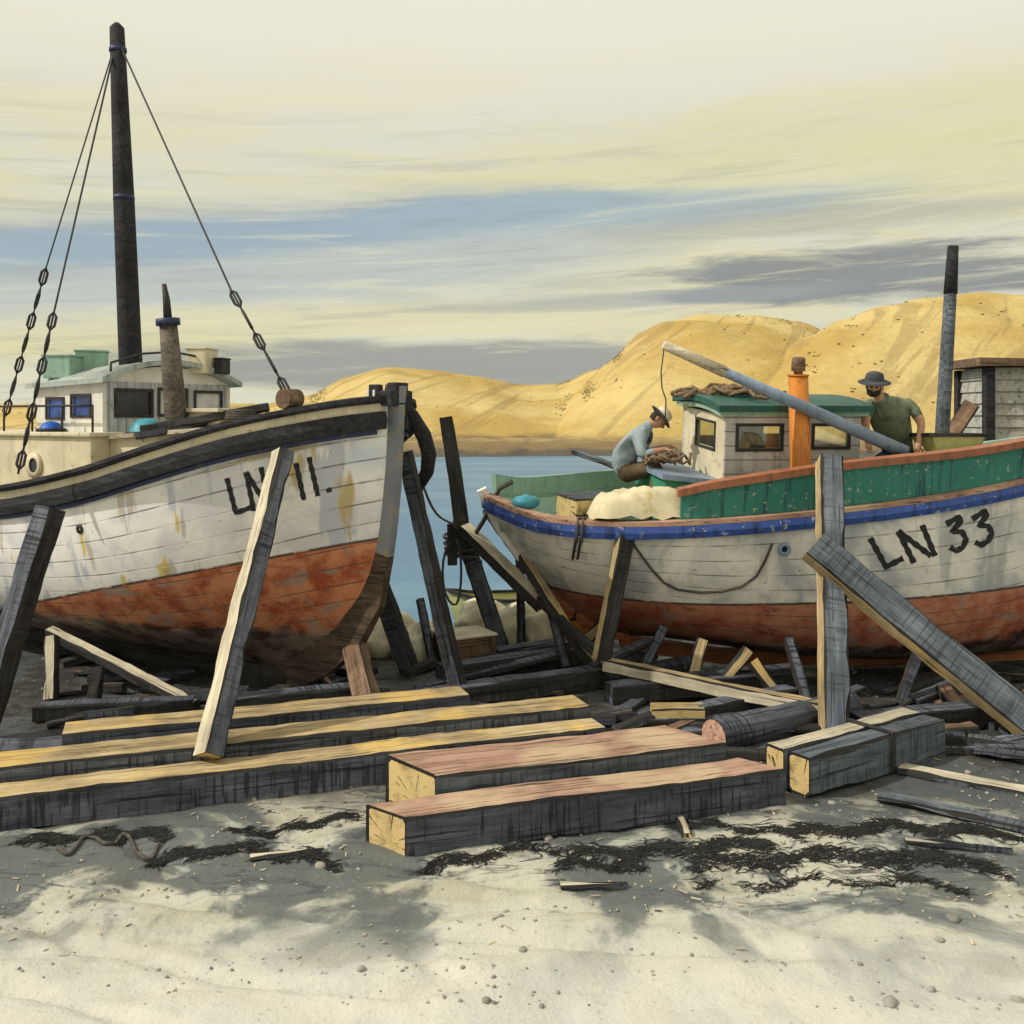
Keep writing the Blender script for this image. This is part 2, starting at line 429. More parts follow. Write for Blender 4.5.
# ---------------------------------------------------------------- ground
def sm(a, b, x):
    t = max(0, min(1, (x - a) / (b - a))); return t * t * (3 - 2 * t)
WATER = -.45
def shore(x):
    return 13.3 + (max(0, x - .5) ** 1.2) * 3.0 + max(0, -x - 5) * 2.0 + .5 * noise.noise((x * .8, 3.3, 0))
def gz(x, y):
    z = 0.0
    ys = shore(x)
    d = y - ys
    z -= .45 * sm(-.9, .5, d) + max(0, d - .3) * .2
    z = max(z, -2.6)
    z -= .24 * sm(10.3, 11.2, y) * sm(.9, 2.2, x) * (1 - sm(14, 16, y))
    if -30 < x < 30 and 1 < y < 30:
        fg = 1 - sm(6.3, 8.4, y)
        n1 = noise.noise((x * .55 + 3, y * 1.1, .4)); n2 = noise.noise((x * 2.1, y * 2.9, 5.1)); n3 = noise.noise((x * 7, y * 7, 1))
        dr = math.sin((y - .22 * x) * 5.2 + 2.2 * noise.noise((x * .3, y * .5, 6))) ** 2
        z -= .028 * fg * (dr ** 6) * sm(-.1, .25, noise.noise((x * .35 + 2, y * .8, 3)))
        z += n1 * .055 * (.35 + fg) + n2 * .022 * (.6 + fg * .6) + n3 * .014
        # scooped runnels in the sand in front
        r = abs(noise.noise((x * .45 + 8, y * 1.3 + x * .25, 2.2)))
        z -= .05 * fg * (1 - sm(.0, .10, r))
    return z
def axis(lo, hi, segs):
    out = [lo]
    for a, b, st in segs:
        k = max(1, int(round((b - a) / st)))
        out += [a + (b - a) * i / k for i in range(1, k + 1)]
    return out
gx = axis(-3000, 3000, [(-3000, -400, 650), (-400, -60, 60), (-60, -12, 4), (-12, -5.5, .3), (-5.5, 6, .055), (6, 12, .3), (12, 60, 4), (60, 400, 60), (400, 3000, 650)])
gy = axis(-200, 4000, [(-200, 0, 40), (0, 4, .8), (4, 4.8, .1), (4.8, 9.6, .045), (9.6, 16, .11), (16, 40, 1.2), (40, 400, 45), (400, 4000, 600)])
b = MB(); b.grid([[(x, y, gz(x, y)) for x in gx] for y in gy], 0, True)
n = NT('shell_sand_and_mud')
tc = n.node('ShaderNodeTexCoord').outputs['Object']
sx = n.node('ShaderNodeSeparateXYZ', i_0=tc)
a = n.noise(tc, .9, 5, .6, .8); b2 = n.noise(tc, 5, 6, .65); c3 = n.noise(tc, 30, 4, .7)
st = n.noise(n.node('ShaderNodeVectorMath', operation='MULTIPLY', i_0=tc, i_1=(.5, 2.2, 1)).outputs[0], 1.5, 5, .6, .9)
sand = n.mix(n.step(a, .38, .62), (.47, .465, .39), (.35, .375, .36))
sand = n.mix(n.step(st, .5, .6, 0, .55), sand, (.35, .33, .24))
sand = n.mix(n.step(b2, .55, .7, 0, .5), sand, (.58, .55, .42))
yy = n.math('ADD', sx.outputs[1], n.math('MULTIPLY', n.math('SUBTRACT', a, .5), 2.2))
# tar, bark and slip mud trodden in round the cradles; black weed lines in the runnels
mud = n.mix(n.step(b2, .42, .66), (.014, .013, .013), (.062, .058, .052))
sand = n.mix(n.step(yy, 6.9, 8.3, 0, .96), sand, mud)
r = n.math('ABSOLUTE', n.math('SUBTRACT', st, .47))
sand = n.mix(n.math('MULTIPLY', n.step(r, .006, .03, 1, 0), n.math('MULTIPLY', n.step(yy, 5.9, 6.6), n.step(b2, .38, .5))), sand, (.05, .05, .05))
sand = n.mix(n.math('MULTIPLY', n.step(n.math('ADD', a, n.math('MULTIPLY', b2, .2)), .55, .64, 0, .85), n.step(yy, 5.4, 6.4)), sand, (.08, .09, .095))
sand = n.mix(n.step(yy, 6.3, 5.0, 0, .6), sand, (.66, .64, .58))
sand = n.mix(n.step(c3, .58, .7, 0, .4), sand, (.2, .18, .15))
sand = n.mix(n.step(sx.outputs[2], -.25, -.5, 0, .8), sand, (.1, .1, .09))
n.bump(n.math('ADD', c3, n.math('MULTIPLY', b2, 1.5)), .5, .02)
M['ground'] = n.done(sand, n.step(a, .45, .65, .9, .45), .3)
tag(b.build('ground', M['ground'], weld=False), kind='structure')

# water
n = NT('harbour_water')
tc = n.node('ShaderNodeTexCoord').outputs['Object']
wv = n.noise(n.node('ShaderNodeVectorMath', operation='MULTIPLY', i_0=tc, i_1=(.7, 1.6, 1)).outputs[0], 2.6, 5, .6, .5)
wl = n.noise(n.node('ShaderNodeVectorMath', operation='MULTIPLY', i_0=tc, i_1=(.06, .12, 1)).outputs[0], 1.5, 4, .6)
c = n.mix(n.step(wl, .38, .62), (.06, .165, .30), (.11, .23, .34))
c = n.mix(n.step(wv, .5, .66, 0, .4), c, (.06, .16, .31))
n.bump(wv, .35, .06)
M['water'] = n.done(c, .3, .1)
b = MB(); b.grid([[(x, y, WATER) for x in axis(-3000, 3000, [(-3000, -100, 600), (-100, 100, 10), (100, 3000, 600)])] for y in axis(9, 4000, [(9, 40, 2), (40, 200, 10), (200, 4000, 600)])], 0, True)
tag(b.build('water', M['water'], weld=False), kind='structure')

# hills: real ridges, each with its own distance, foot and back
def interp(pts, x):
    if x <= pts[0][0]: return pts[0][1]
    for (x0, y0), (x1, y1) in zip(pts, pts[1:]):
        if x <= x1:
            t = (x - x0) / (x1 - x0); t = t * t * (3 - 2 * t) * .5 + t * .5
            return y0 + (y1 - y0) * t
    return pts[-1][1]
n = NT('dry_hill_grass')
tc = n.node('ShaderNodeTexCoord').outputs['Object']
sx = n.node('ShaderNodeSeparateXYZ', i_0=tc)
a = n.noise(tc, .045, 5, .6, .4); b2 = n.noise(tc, .35, 6, .65)
sk = n.noise(n.node('ShaderNodeVectorMath', operation='MULTIPLY', i_0=n.node('ShaderNodeVectorMath', operation='ADD', i_0=tc, i_1=n.node('ShaderNodeCombineXYZ', i_0=n.math('MULTIPLY', sx.outputs[2], -1.4)).outputs[0]).outputs[0], i_1=(.3, .012, .05)).outputs[0], 1.0, 5, .6, .3)
g = n.mix(n.step(a, .36, .64), (.44, .31, .10), (.58, .455, .20))
g = n.mix(n.step(b2, .5, .72, 0, .45), g, (.42, .28, .11))
g = n.mix(n.step(sk, .54, .60, 0, .45), g, (.26, .18, .08))
b3 = n.noise(tc, 1.6, 5, .7)
g = n.mix(n.step(b3, .52, .66, 0, .25), g, (.28, .21, .09))
g = n.mix(n.step(b2, .3, .42, .3, 0), g, (.72, .58, .3))
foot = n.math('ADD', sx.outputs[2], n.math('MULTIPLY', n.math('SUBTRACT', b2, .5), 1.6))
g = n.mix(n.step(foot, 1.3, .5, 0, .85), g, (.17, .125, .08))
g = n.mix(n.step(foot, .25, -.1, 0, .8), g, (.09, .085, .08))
n.bump(b2, .7, .7)
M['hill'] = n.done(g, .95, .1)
scrub_rows = []
def hill(crest, ysf, ycf, ybf, u0, u1, seed, amp=1.0, spur=0.0):
    rows = []
    nu = int((u1 - u0) / 3)
    for j in range(46):
        row = []
        for i in range(nu + 1):
            px = u0 + (u1 - u0) * i / nu
            u = (px - 512) / F
            ys, yc, yb = ysf(px), ycf(px), ybf(px)
            zc = H + (HOR - interp(crest, px)) / F * yc
            zc = max(zc, -1.0)
            if j <= 30:
                t = j / 30; Y = ys + (yc - ys) * t
                k = math.sin(t * math.pi / 2) ** 1.15
            else:
                t = (j - 30) / 15; Y = yc + (yb - yc) * t
                k = 1 - sm(0, 1, t)
            x = u * Y
            z = -1.2 + (zc + 1.2) * k
            gul = noise.fractal((x * .035 + z * spur + seed, Y * .010, seed), 1.0, 2.1, 4)
            rdg = 1 - abs(noise.noise((x * .05 + z * spur * 1.4 + seed * 2, Y * .006, seed)))
            fade = math.sin(min(1, t if j <= 30 else 0) * math.pi) if j <= 30 else 0
            z += (gul * 1.3 + (rdg - .6) * 1.4) * amp * fade * min(1, max(0, zc) / 9)
            z += .25 * noise.noise((x * .25, Y * .25, seed)) * k
            row.append((x, Y, z))
        rows.append(row)
    scrub_rows.append((rows, seed))
    b = MB(); b.grid(rows, 0, True)
    return tag(b.build('hill', M['hill'], weld=False), kind='structure')
hill([(-500, 402), (100, 405), (270, 404), (310, 396), (345, 379), (385, 370), (430, 372), (480, 379), (520, 386), (560, 385), (600, 372), (640, 365), (760, 372), (1300, 380)],
     lambda p: 104, lambda p: 215, lambda p: 330, -500, 1300, 3.0, .9, .02)
hill([(475, 462), (505, 447), (530, 438), (552, 418), (580, 392), (610, 363), (640, 340), (668, 327), (705, 319), (760, 318), (800, 323), (850, 345), (950, 380), (1100, 410)],
     lambda p: 99 + max(0, (560 - p)) * .06, lambda p: 178, lambda p: 290, 475, 1100, 11.0, 1.3, .05)
hill([(640, 455), (690, 430), (730, 398), (765, 368), (800, 344), (840, 325), (880, 311), (925, 301), (970, 298), (1024, 300), (1100, 312), (1400, 350)],
     lambda p: 92, lambda p: 150, lambda p: 250, 640, 1400, 23.0, 1.2, .05)
# low rocky flat along the far waterline
b = MB()
rows = []
for k, (dy, z) in enumerate([(-7, -.7), (-4.5, .1), (-2, .45), (2, .75), (8, .9)]):
    rows.append([(x, 96 + dy + 2.5 * noise.noise((x * .07, 0, 0)) + noise.noise((x * .3, k, 0)) * 1.2, z + .3 * noise.noise((x * .35, k * 2.0, 4)) * (z > 0)) for x in [(-24 + i * .5) for i in range(150)]])
b.grid(rows, 0, True)
tag(b.build('far_shore', M['hill'], weld=False), kind='structure')

# low scrub in the gullies and along the ridges
rs = random.Random(11); verts, faces = [], []
ico = bmesh.new(); bmesh.ops.create_icosphere(ico, subdivisions=1, radius=1); iv = [Vector(q) for q in ((1, 0, 0), (.4, .9, 0), (-.7, .6, 0), (-.8, -.5, 0), (.3, -1, 0), (0, 0, 1), (.5, .1, .8))]; ifc = [(0, 1, 6), (1, 2, 5), (2, 3, 5), (3, 4, 5), (4, 0, 6), (4, 6, 5), (1, 5, 6)]; ico.free()
for rows, seed in scrub_rows:
    for k in range(52000):
        j = rs.randrange(2, 33); i = rs.randrange(1, len(rows[0]) - 1)
        p = Vector(rows[j][i]); q = Vector(rows[j][i + 1]); r_ = Vector(rows[j + 1][i])
        p = p + (q - p) * rs.random() + (r_ - p) * rs.random()
        if p.z < .6: continue
        a_ = rows[j][max(0, i - 4)]; c_ = rows[j][min(len(rows[0]) - 1, i + 4)]
        hollow = (a_[2] + c_[2]) / 2 - rows[j][i][2]
        keep = .006 + min(1.6, max(0, hollow - .10) * 5) + (.7 if j in (29, 30, 31) else 0)
        cl = noise.noise((p.x * .06 + p.z * .06, p.y * .03, seed))
        keep *= max(0, min(1, cl * 3 + .35))
        if rs.random() > keep * .8: continue
        s_ = rs.uniform(.06, .2); o_ = len(verts); sd_ = rs.uniform(0, 99)
        for q_ in iv:
            kk = 1 + .45 * noise.noise(q_ * 1.7 + Vector((sd_, 0, 0)))
            verts.append((p.x + q_.x * s_ * 1.3 * kk, p.y + q_.y * s_ * 1.3 * kk, p.z + (q_.z * .6 + .25) * s_ * kk))
        faces += [[o_ + i_ for i_ in f] for f in ifc]
me = bpy.data.meshes.new('scrub'); me.from_pydata(verts, [], faces)
M['scrub'] = m_plain('dry_scrub', (.22, .16, .07), .45, .8, .95, (.34, .26, .11), bump=.6)
me.materials.append(M['scrub']); tag(link('scrub', me), 'low brown scrub in the gullies and on the ridges of the hills', 'scrub', kind='stuff')
# ---------------------------------------------------------------- timbers
def timber(name, p0, p1, w, h, mats, up=(0, 0, 1), warp=.012, ch=.014, parent=None, taper=1.0, skew=0.0):
    """one squared timber along p0-p1 (centre line); mats = side, top, end, arris; side and top tones paint in the light"""
    p0, p1 = Vector(p0), Vector(p1)
    x = (p1 - p0); L = x.length; x.normalize()
    u = Vector(up); z = (u - x * u.dot(x)).normalized(); y = z.cross(x)
    m = Matrix((x, y, z)).transposed().to_4x4(); m.translation = p0
    n = max(4, int(L / .11)); sd = rnd.uniform(0, 90)
    prof = [(-1, -1, 0, 1), (-1, -1, 1, 0), (-1, 1, 1, 0), (-1, 1, 0, 1)]
    rows = []; DY = [0, 0]
    for i in range(n + 1):
        X = L * i / n
        tp = 1 + (taper - 1) * i / n
        W, Hh = w * tp / 2, h * tp / 2
        dy = warp * noise.noise((X * .7, sd, 0)) * 1.6; dz = warp * noise.noise((X * .7, sd, 9)) * 1.6
        if i == 0: DY[0] = dy
        if i == n: DY[1] = dy
        ring = []
        for k, (sy, sz) in enumerate([(-1, -1), (1, -1), (1, 1), (-1, 1)]):
            c = ch * (1 + .7 * noise.noise((X * 4, sd, k * 7)))
            wear = max(0, noise.noise((X * 2.2, sd + 5, k * 3)) - .18) * .07 + max(0, noise.noise((X * 9, sd + 2, k * 5)) - .35) * .06
            c += wear
            a = (sy * (W - c), sz * Hh); b_ = (sy * W, sz * (Hh - c))
            seq = [b_, a] if k in (0, 2) else [a, b_]
            for (yy, zz) in seq:
                j = .004
                ring.append((X + (skew * yy if i in (0, n) else 0), yy + dy + rnd.uniform(-j, j), zz + dz + rnd.uniform(-j, j)))
        rows.append(ring + [ring[0]])
    # ring faces: 0 arris,1 bottom,2 arris,3 side,4 arris,5 top,6 arris,7 side
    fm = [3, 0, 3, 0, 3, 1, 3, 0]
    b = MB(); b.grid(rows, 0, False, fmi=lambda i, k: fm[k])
    bmesh.ops.remove_doubles(b.bm, verts=b.bm.verts, dist=1e-6)
    for X, pick in ((0, min), (L, max)):
        vs = sorted([v for v in b.bm.verts if abs(v.co.x - X - skew * (v.co.y - DY[0 if X == 0 else 1])) < .006], key=lambda v: math.atan2(v.co.z, v.co.y))
        cx = sum((v.co for v in vs), Vector()) / len(vs)
        ce = b.bm.verts.new(cx + Vector(((-1 if X == 0 else 1) * -.003, 0, 0)))
        inn = [b.bm.verts.new(cx + (v.co - cx) * .86) for v in vs]
        for i in range(len(vs)):
            q = (i + 1) % len(vs)
            b.bm.faces.new((vs[i], vs[q], inn[q], inn[i])).material_index = 3
            b.bm.faces.new((inn[i], inn[q], ce)).material_index = 2
    return b.build(name, [M[k] for k in mats], parent, m)
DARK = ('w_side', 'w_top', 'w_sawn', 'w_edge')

# ---------------------------------------------------------------- hulls
def lut(pts):
    def f(x):
        if x <= pts[0][0]: return pts[0][1]
        for i in range(len(pts) - 1):
            (x0, y0), (x1, y1) = pts[i], pts[i + 1]
            if x <= x1:
                m = lambda k: (pts[min(k + 1, len(pts) - 1)][1] - pts[max(k - 1, 0)][1]) / (pts[min(k + 1, len(pts) - 1)][0] - pts[max(k - 1, 0)][0])
                h = x1 - x0; t = (x - x0) / h
                return (2*t**3-3*t*t+1)*y0 + (t**3-2*t*t+t)*h*m(i) + (-2*t**3+3*t*t)*y1 + (t**3-t*t)*h*m(i+1)
        return pts[-1][1]
    return f
class Hull:
    """x0 = direction of travel along local x from the near end (bow of one boat, stern of the other)"""
    def __init__(s, L, sgn, zs, hb, keel, tst, full, fine, flare):
        s.L, s.sgn, s.zs, s.hb, s.k, s.tst, s.full, s.fine, s.flare = L, sgn, lut(zs), lut(hb), lut(keel), lut(tst), lut(full), fine, flare
    def pt(s, q, v, side):
        t0 = s.tst(v); t = t0 + q * (s.L - t0)
        ts = q * s.L
        m = s.full(ts)
        sh = (1 - m) * (v ** s.flare if v > 0 else 0) + m * (1 - (1 - v) ** s.fine)
        g = (1 - m) * v + m * v ** 1.35
        z = s.k(ts) + (s.zs(ts) - s.k(ts)) * g
        return Vector((s.sgn * t, side * s.hb(ts) * sh, z))
    def sheer(s, ts, side, out=0.0, dz=0.0):
        a = Vector((s.sgn * ts, side * s.hb(ts), s.zs(ts)))
        e = .02
        d = Vector((s.sgn * e * 2, side * (s.hb(ts + e) - s.hb(max(0, ts - e))), 0)).normalized()
        nrm = Vector((-d.y, d.x, 0))
        if nrm.y * side < 0: nrm = -nrm
        return a + nrm * out + Vector((0, 0, dz)), nrm
    def build(s, mat, parent, ns=70, nv=30):
        b = MB()
        for side in (-1, 1):
            rows = []
            for i in range(ns + 1):
                q = (i / ns) ** 1.5
                rows.append([s.pt(q, (j / nv) ** 1.15, side) for j in range(nv + 1)])
            b.grid(rows, 0, True, uv=lambda i, j: (i / ns, j / nv))
        # far end closed by a transom
        e = [s.pt(1, (j / nv) ** 1.15, -1) for j in range(nv + 1)]
        for j in range(nv):
            p, q = e[j], e[j + 1]
            if p.y == 0 and q.y == 0: continue
            try: b.poly([p, q, (q.x, -q.y, q.z), (p.x, -p.y, p.z)] if abs(p.y) > 1e-6 else [p, q, (q.x, -q.y, q.z)])
            except ValueError: pass
        o = b.build('hull', mat, parent)
        vs = [v.co.copy() for v in o.data.vertices]; ps = [tuple(p.vertices) for p in o.data.polygons]
        s.bvh = BVHTree.FromPolygons(vs, ps)
        return o
    def band(s, b, side, t0, t1, prof, n=60, mi=0, h=None):
        """a strake swept along the sheer; prof = [(out,dz)...] closed; h(t) optional extra lift of dz scale"""
        rows = []
        for i in range(n + 1):
            t = t0 + (t1 - t0) * i / n
            row = []
            for o_, z_ in prof:
                zz = z_ if h is None else (z_[0] + z_[1] * h(t) if isinstance(z_, tuple) else z_)
                row.append(s.sheer(t, side, o_, zz)[0])
            rows.append(row + [row[0]])
        b.grid(rows, mi, False)
        for r in (rows[0][:-1], rows[-1][:-1]):
            try: b.poly(r, mi)
            except ValueError: pass
    def deck(s, name, t0, t1, dz, mat, parent, inset=.05, n=40):
        rows = []
        for i in range(n + 1):
            t = t0 + (t1 - t0) * i / n
            y = max(.01, s.hb(t) - (inset(t) if callable(inset) else inset)); z = s.zs(t) + dz(t)
            rows.append([(s.sgn * t, y * k / 6, z + .04 * (1 - (k / 6) ** 2)) for k in range(-6, 7)])
        b = MB(); b.grid(rows, 0, False)
        return b.build(name, mat, parent)
    def inner(s, name, t0, t1, dz, mat, parent, n=50, inset=.06, low=None):
        b = MB()
        for side in (-1, 1):
            rows = []
            for i in range(n + 1):
                t = t0 + (t1 - t0) * i / n
                p, nr = s.sheer(t, side, -min(inset, s.hb(t) * .6), 0)
                p2, _ = s.sheer(t, side, -min(low(t) if low else inset, s.hb(t) * .85), 0)
                rows.append([p + Vector((0, 0, .0)), p2 + Vector((0, 0, dz(t)))])
            b.grid(rows, 0, True)
        return b.build(name, mat, parent)
class Place:
    """a boat's frame: maps pixels of the photograph to points on its hull or at a depth, in its own axes"""
    def __init__(s, m): s.m = m; s.i = m.inverted()
    def loc(s, p): return s.i @ Vector(p)
    def px(s, px, py, Y): return s.i @ at(px, py, Y)
    def hit(s, bvh, px, py):
        o = s.i @ Vector((0, 0, H)); d = (s.i @ at(px, py, 1.0) - o).normalized()
        h = bvh.ray_cast(o, d)
        if h[0] is None: return None, None
        nrm = h[1] if h[1].dot(d) < 0 else -h[1]
        return h[0], nrm
    def strokes(s, bvh, polys, width, mat, name, parent):
        b = MB()
        for pl in polys:
            pts = []
            for (x0, y0), (x1, y1) in zip(pl, pl[1:]):
                k = max(2, int(math.hypot(x1 - x0, y1 - y0) / 2))
                pts += [(x0 + (x1 - x0) * i / k, y0 + (y1 - y0) * i / k) for i in range(k)]
            pts.append(pl[-1])
            rows = []
            for i, (x, y) in enumerate(pts):
                a, c = pts[max(0, i - 1)], pts[min(len(pts) - 1, i + 1)]
                d = Vector((c[0] - a[0], c[1] - a[1])).normalized(); nx, ny = -d.y, d.x
                ww = width * (1 + .15 * math.sin(i * 1.3))
                r = []
                for k in (-.5, 0, .5):
                    p, nr = s.hit(bvh, x + nx * ww * k, y + ny * ww * k)
                    if p is None: break
                    r.append(p + nr * .004)
                if len(r) == 3: rows.append(r)
            if len(rows) > 1: b.grid(rows, 0, True)
        return b.build(name, mat, parent)
def walls(b, P, x0, x1, z0, z1, holes, th, nrm, mi=0):
    """a wall panel with real openings: P(x,z) -> point; holes = [(xa,xb,za,zb)]"""
    xs = sorted({x0, x1, *[h[0] for h in holes], *[h[1] for h in holes]})
    zs = sorted({z0, z1, *[h[2] for h in holes], *[h[3] for h in holes]})
    nrm = Vector(nrm) * th
    for xa, xb in zip(xs, xs[1:]):
        for za, zb in zip(zs, zs[1:]):
            cx, cz = (xa + xb) / 2, (za + zb) / 2
            if any(h[0] < cx < h[1] and h[2] < cz < h[3] for h in holes): continue
            b.prism([P(xa, za), P(xb, za), P(xb, zb), P(xa, zb)], nrm, mi)
def window(parent, P, xa, xb, za, zb, nrm, fw, fmat, gmat, lean=0.0, proud=.014):
    """frame (part) with its pane (sub-part)"""
    n = Vector(nrm)
    b = MB()
    for (a, c, d, e) in ((xa - fw, xb + fw, zb, zb + fw), (xa - fw, xb + fw, za - fw, za), (xa - fw, xa, za, zb), (xb, xb + fw, za, zb)):
        b.prism([P(a, d) - n * .02, P(c, d) - n * .02, P(c, e) - n * .02, P(a, e) - n * .02], n * (.02 + proud))
    f = b.build('window', fmat, parent)
    g = MB(); g.prism([P(xa, za) - n * .022, P(xb, za) - n * .022, P(xb, zb) - n * .022, P(xa, zb) - n * .022], n * .006)
    g.build('pane', gmat, f)
    return f

# ================================================================ the boat LN 11
ang = math.atan2(-.55, .835)
M11 = Matrix.Translation((-1.22, 10.2, 0)) @ Matrix.Rotation(ang, 4, 'Z')
P11 = Place(M11)
ln11 = empty('fishing_boat', M11, 'white fishing boat with black rail, tall dark mast and LN 11 on its bow', 'boat')
H11 = Hull(9.5, -1,
    [(0, 3.16), (.6, 3.02), (1.2, 2.88), (2.1, 2.63), (3, 2.40), (4.5, 2.16), (6.5, 2.08), (9.5, 2.3)],
    [(0, .07), (.15, .40), (.32, .62), (.65, .88), (1.2, 1.15), (2, 1.38), (3, 1.5), (4.5, 1.56), (7, 1.42), (9.5, .9)],
    [(0, .20), (1, .20)],
    [(0, 1.8), (.04, 1.36), (.10, .98), (.2, .62), (.33, .33), (.48, .15), (.72, .05), (1, 0)],
    [(0, 0.0), (.5, .2), (1.2, .55), (2.5, .85), (4, .95), (9.5, .8)], 3.3, 1.1)
M['hull11'] = m_hull('white_and_rust_hull', 1.80, .215, (.88, .87, .84), (.66, .66, .71), (.34, .075, .03), (.60, .25, .13), .74,
    [(.55, (.42, .45, .57), .75), (.61, (.66, .50, .10), .85), (.60, (.4, .32, .24), .6)], 15, (.50, .58, .74))
hull11 = H11.build(M['hull11'], ln11)
# stem timber and keel
b = MB(); rows = []
prof = [(t, v) for t, v in [(1.8, 0), (1.36, .04), (.98, .10), (.62, .2), (.33, .33), (.15, .48), (.09, .6), (.05, .72), (.02, .88), (0, 1.0), (-.02, 1.06)]]
cl = [Vector((-t, 0, .2 + 2.96 * v)) for t, v in prof]
for i, p in enumerate(cl):
    d = (cl[min(i + 1, len(cl) - 1)] - cl[max(0, i - 1)]).normalized()
    o = Vector((d.z, 0, -d.x)); o = o if o.x > 0 or o.z < 0 else -o
    wd = .085 - .02 * (i > 3)
    pj = .13 + .13 * sm(1.7, .9, p.z)
    rows.append([p - o * .06 + Vector((0, -wd, 0)), p + o * pj + Vector((0, -wd * .8, 0)), p + o * pj + Vector((0, wd * .8, 0)), p - o * .06 + Vector((0, wd, 0)), p - o * .06 + Vector((0, -wd, 0))])
b.grid(rows, 0, False)
b.poly(rows[-1][:-1])
M['stem11'] = m_paint('grey_blue_stem', (.21, .225, .27), (.3, .24, .1), .55, (.05, .05, .07), .9)
M['stem11b'] = m_wood('brown_stem_foot', (.035, .028, .024), (.19, .13, .09), 6, .57)
for f in b.bm.faces:
    if f.calc_center_median().z < 1.7: f.material_index = 1
b.build('stem', [M['stem11'], M['stem11b']], ln11)
b = MB()
b.box((-5.4, 0, .12), (7.9, .17, .26), bev=.01)
b.build('keel', M['w_dark'], ln11)
# heavy black rail with a pale strake in it
for side in (-1, 1):
    b = MB()
    H11.band(b, side, 0.0, 9.5, [(-.08, .0), (.09, .0), (.11, .03), (.10, .07), (-.08, .08)])
    b.build('cap_rail', M['tar'], ln11)
    b = MB()
    H11.band(b, side, 0.02, 9.5, [(.004, -.085), (.03, -.085), (.03, -.003), (.004, -.003)])
    b.build('pale_strake', M['cream'], ln11)
    b = MB()
    H11.band(b, side, 0.02, 9.5, [(.004, -.27), (.075, -.265), (.09, -.18), (.07, -.088), (.004, -.088)])
    b.build('rub_rail', M['tar'], ln11)
    b = MB()
    H11.band(b, side, 0.05, 9.5, [(.003, -.315), (.016, -.315), (.016, -.272), (.003, -.272)])
    b.build('blue_strake', M['navy'], ln11)
b = MB()
b.box((-.02, 0, 3.2), (.30, .34, .16), bev=.02)
b.box((.07, 0, 3.30), (.12, .2, .12), bev=.015)
b.box((-.10, -.14, 3.27), (.12, .12, .14), rot=.4, bev=.015)
b.build('stem_head', M['tar'], ln11)
b = MB(); b.box((-.12, -.186, 3.24), (.11, .03, .09), bev=.008); b.build('fairlead', M['white'], ln11)
H11.inner('bulwark', .05, 9.5, lambda t: -.36, M['cream'], ln11)
H11.deck('deck', .1, 9.5, lambda t: -.34, M['deckw'], ln11)
P11.strokes(H11.bvh, [[(227, 478), (236, 513), (252, 507)], [(246, 472), (254, 511)], [(246, 472), (266, 504)], [(261, 467), (269, 502)],
                      [(296, 463), (304, 500)], [(309, 457), (318, 496)], [(328, 488), (330, 492)]], 5.0, M['letter'], 'registration_number', ln11)
# scupper on the quarter
p, nr = P11.hit(H11.bvh, 80, 529)
b = MB(); q = nr.to_track_quat('Z', 'Y').to_matrix().to_4x4()
b.lathe([(.02, 0), (.05, 0), (.05, .012), (.02, .012)], p, 14, axis=q); b.build('scupper', M['iron'], ln11)

# wheelhouse: cambered roof, three front and two side windows
WX0, WX1, WY, WZ0, WZ1 = -3.5, -4.8, .92, 2.05, 3.40
b = MB()
Ps = lambda x, z: Vector((x, -WY, z)); Pp = lambda x, z: Vector((x, WY, z)); Pf = lambda y, z: Vector((WX0, y, z)); Pa = lambda y, z: Vector((WX1, y, z))
side_w = [(-4.08, -3.74, 3.03, 3.25), (-4.58, -4.26, 3.01, 3.22)]
front_w = [(-.74, -.28, 3.04, 3.31), (-.15, .22, 3.05, 3.33), (.38, .76, 3.03, 3.31)]
walls(b, Ps, WX1, WX0, WZ0, WZ1, side_w, .05, (0, 1, 0)); b.build('side_wall', M['white'], ln11)
b = MB(); walls(b, Pp, WX1, WX0, WZ0, WZ1, side_w, .05, (0, -1, 0)); b.build('side_wall', M['cream'], ln11)
b = MB()
walls(b, Pf, -WY + .052, WY - .052, WZ0, WZ1 + .02, front_w, .05, (-1, 0, 0))
b.build('front_wall', M['greyw'], ln11)
b = MB(); walls(b, Pa, -WY + .052, WY - .052, WZ0, WZ1, [], .05, (1, 0, 0)); b.build('back_wall', M['greyw'], ln11)
for k, (a, c, d, e) in enumerate(side_w):
    window(ln11, Ps, a, c, d, e, (0, -1, 0), .03, M['iron'], M['glassb'])
    window(ln11, Pp, a, c, d, e, (0, 1, 0), .03, M['iron'], M['glassd'])
for k, (a, c, d, e) in enumerate(front_w):
    window(ln11, Pf, a, c, d, e, (1, 0, 0), .035, M['iron'], (M['glassd'], M['glassw'], M['glassw'])[k])
rows = []; rows2 = []
for i in range(17):
    y = -WY - .09 + (2 * WY + .18) * i / 16
    cz = .24 * (1 - (y / (WY + .09)) ** 2)
    rows.append([(WX0 + .13, y, WZ1 + cz), (WX1 - .1, y, WZ1 - .05 + cz)])
    rows2.append([(WX0 + .13, y, WZ1 + .06 + cz), (WX1 - .1, y, WZ1 + .01 + cz)])
b = MB()
for i in range(16):
    q = [rows[i][0], rows[i + 1][0], rows2[i + 1][0], rows2[i][0]]; b.poly(q)
    q = [rows[i][1], rows[i + 1][1], rows2[i + 1][1], rows2[i][1]]; b.poly(q)
b.grid(rows); b.grid(rows2)
b.poly([rows[0][0], rows[0][1], rows2[0][1], rows2[0][0]]); b.poly([rows[-1][0], rows[-1][1], rows2[-1][1], rows2[-1][0]])
b.build('roof', M['roof'], ln11)
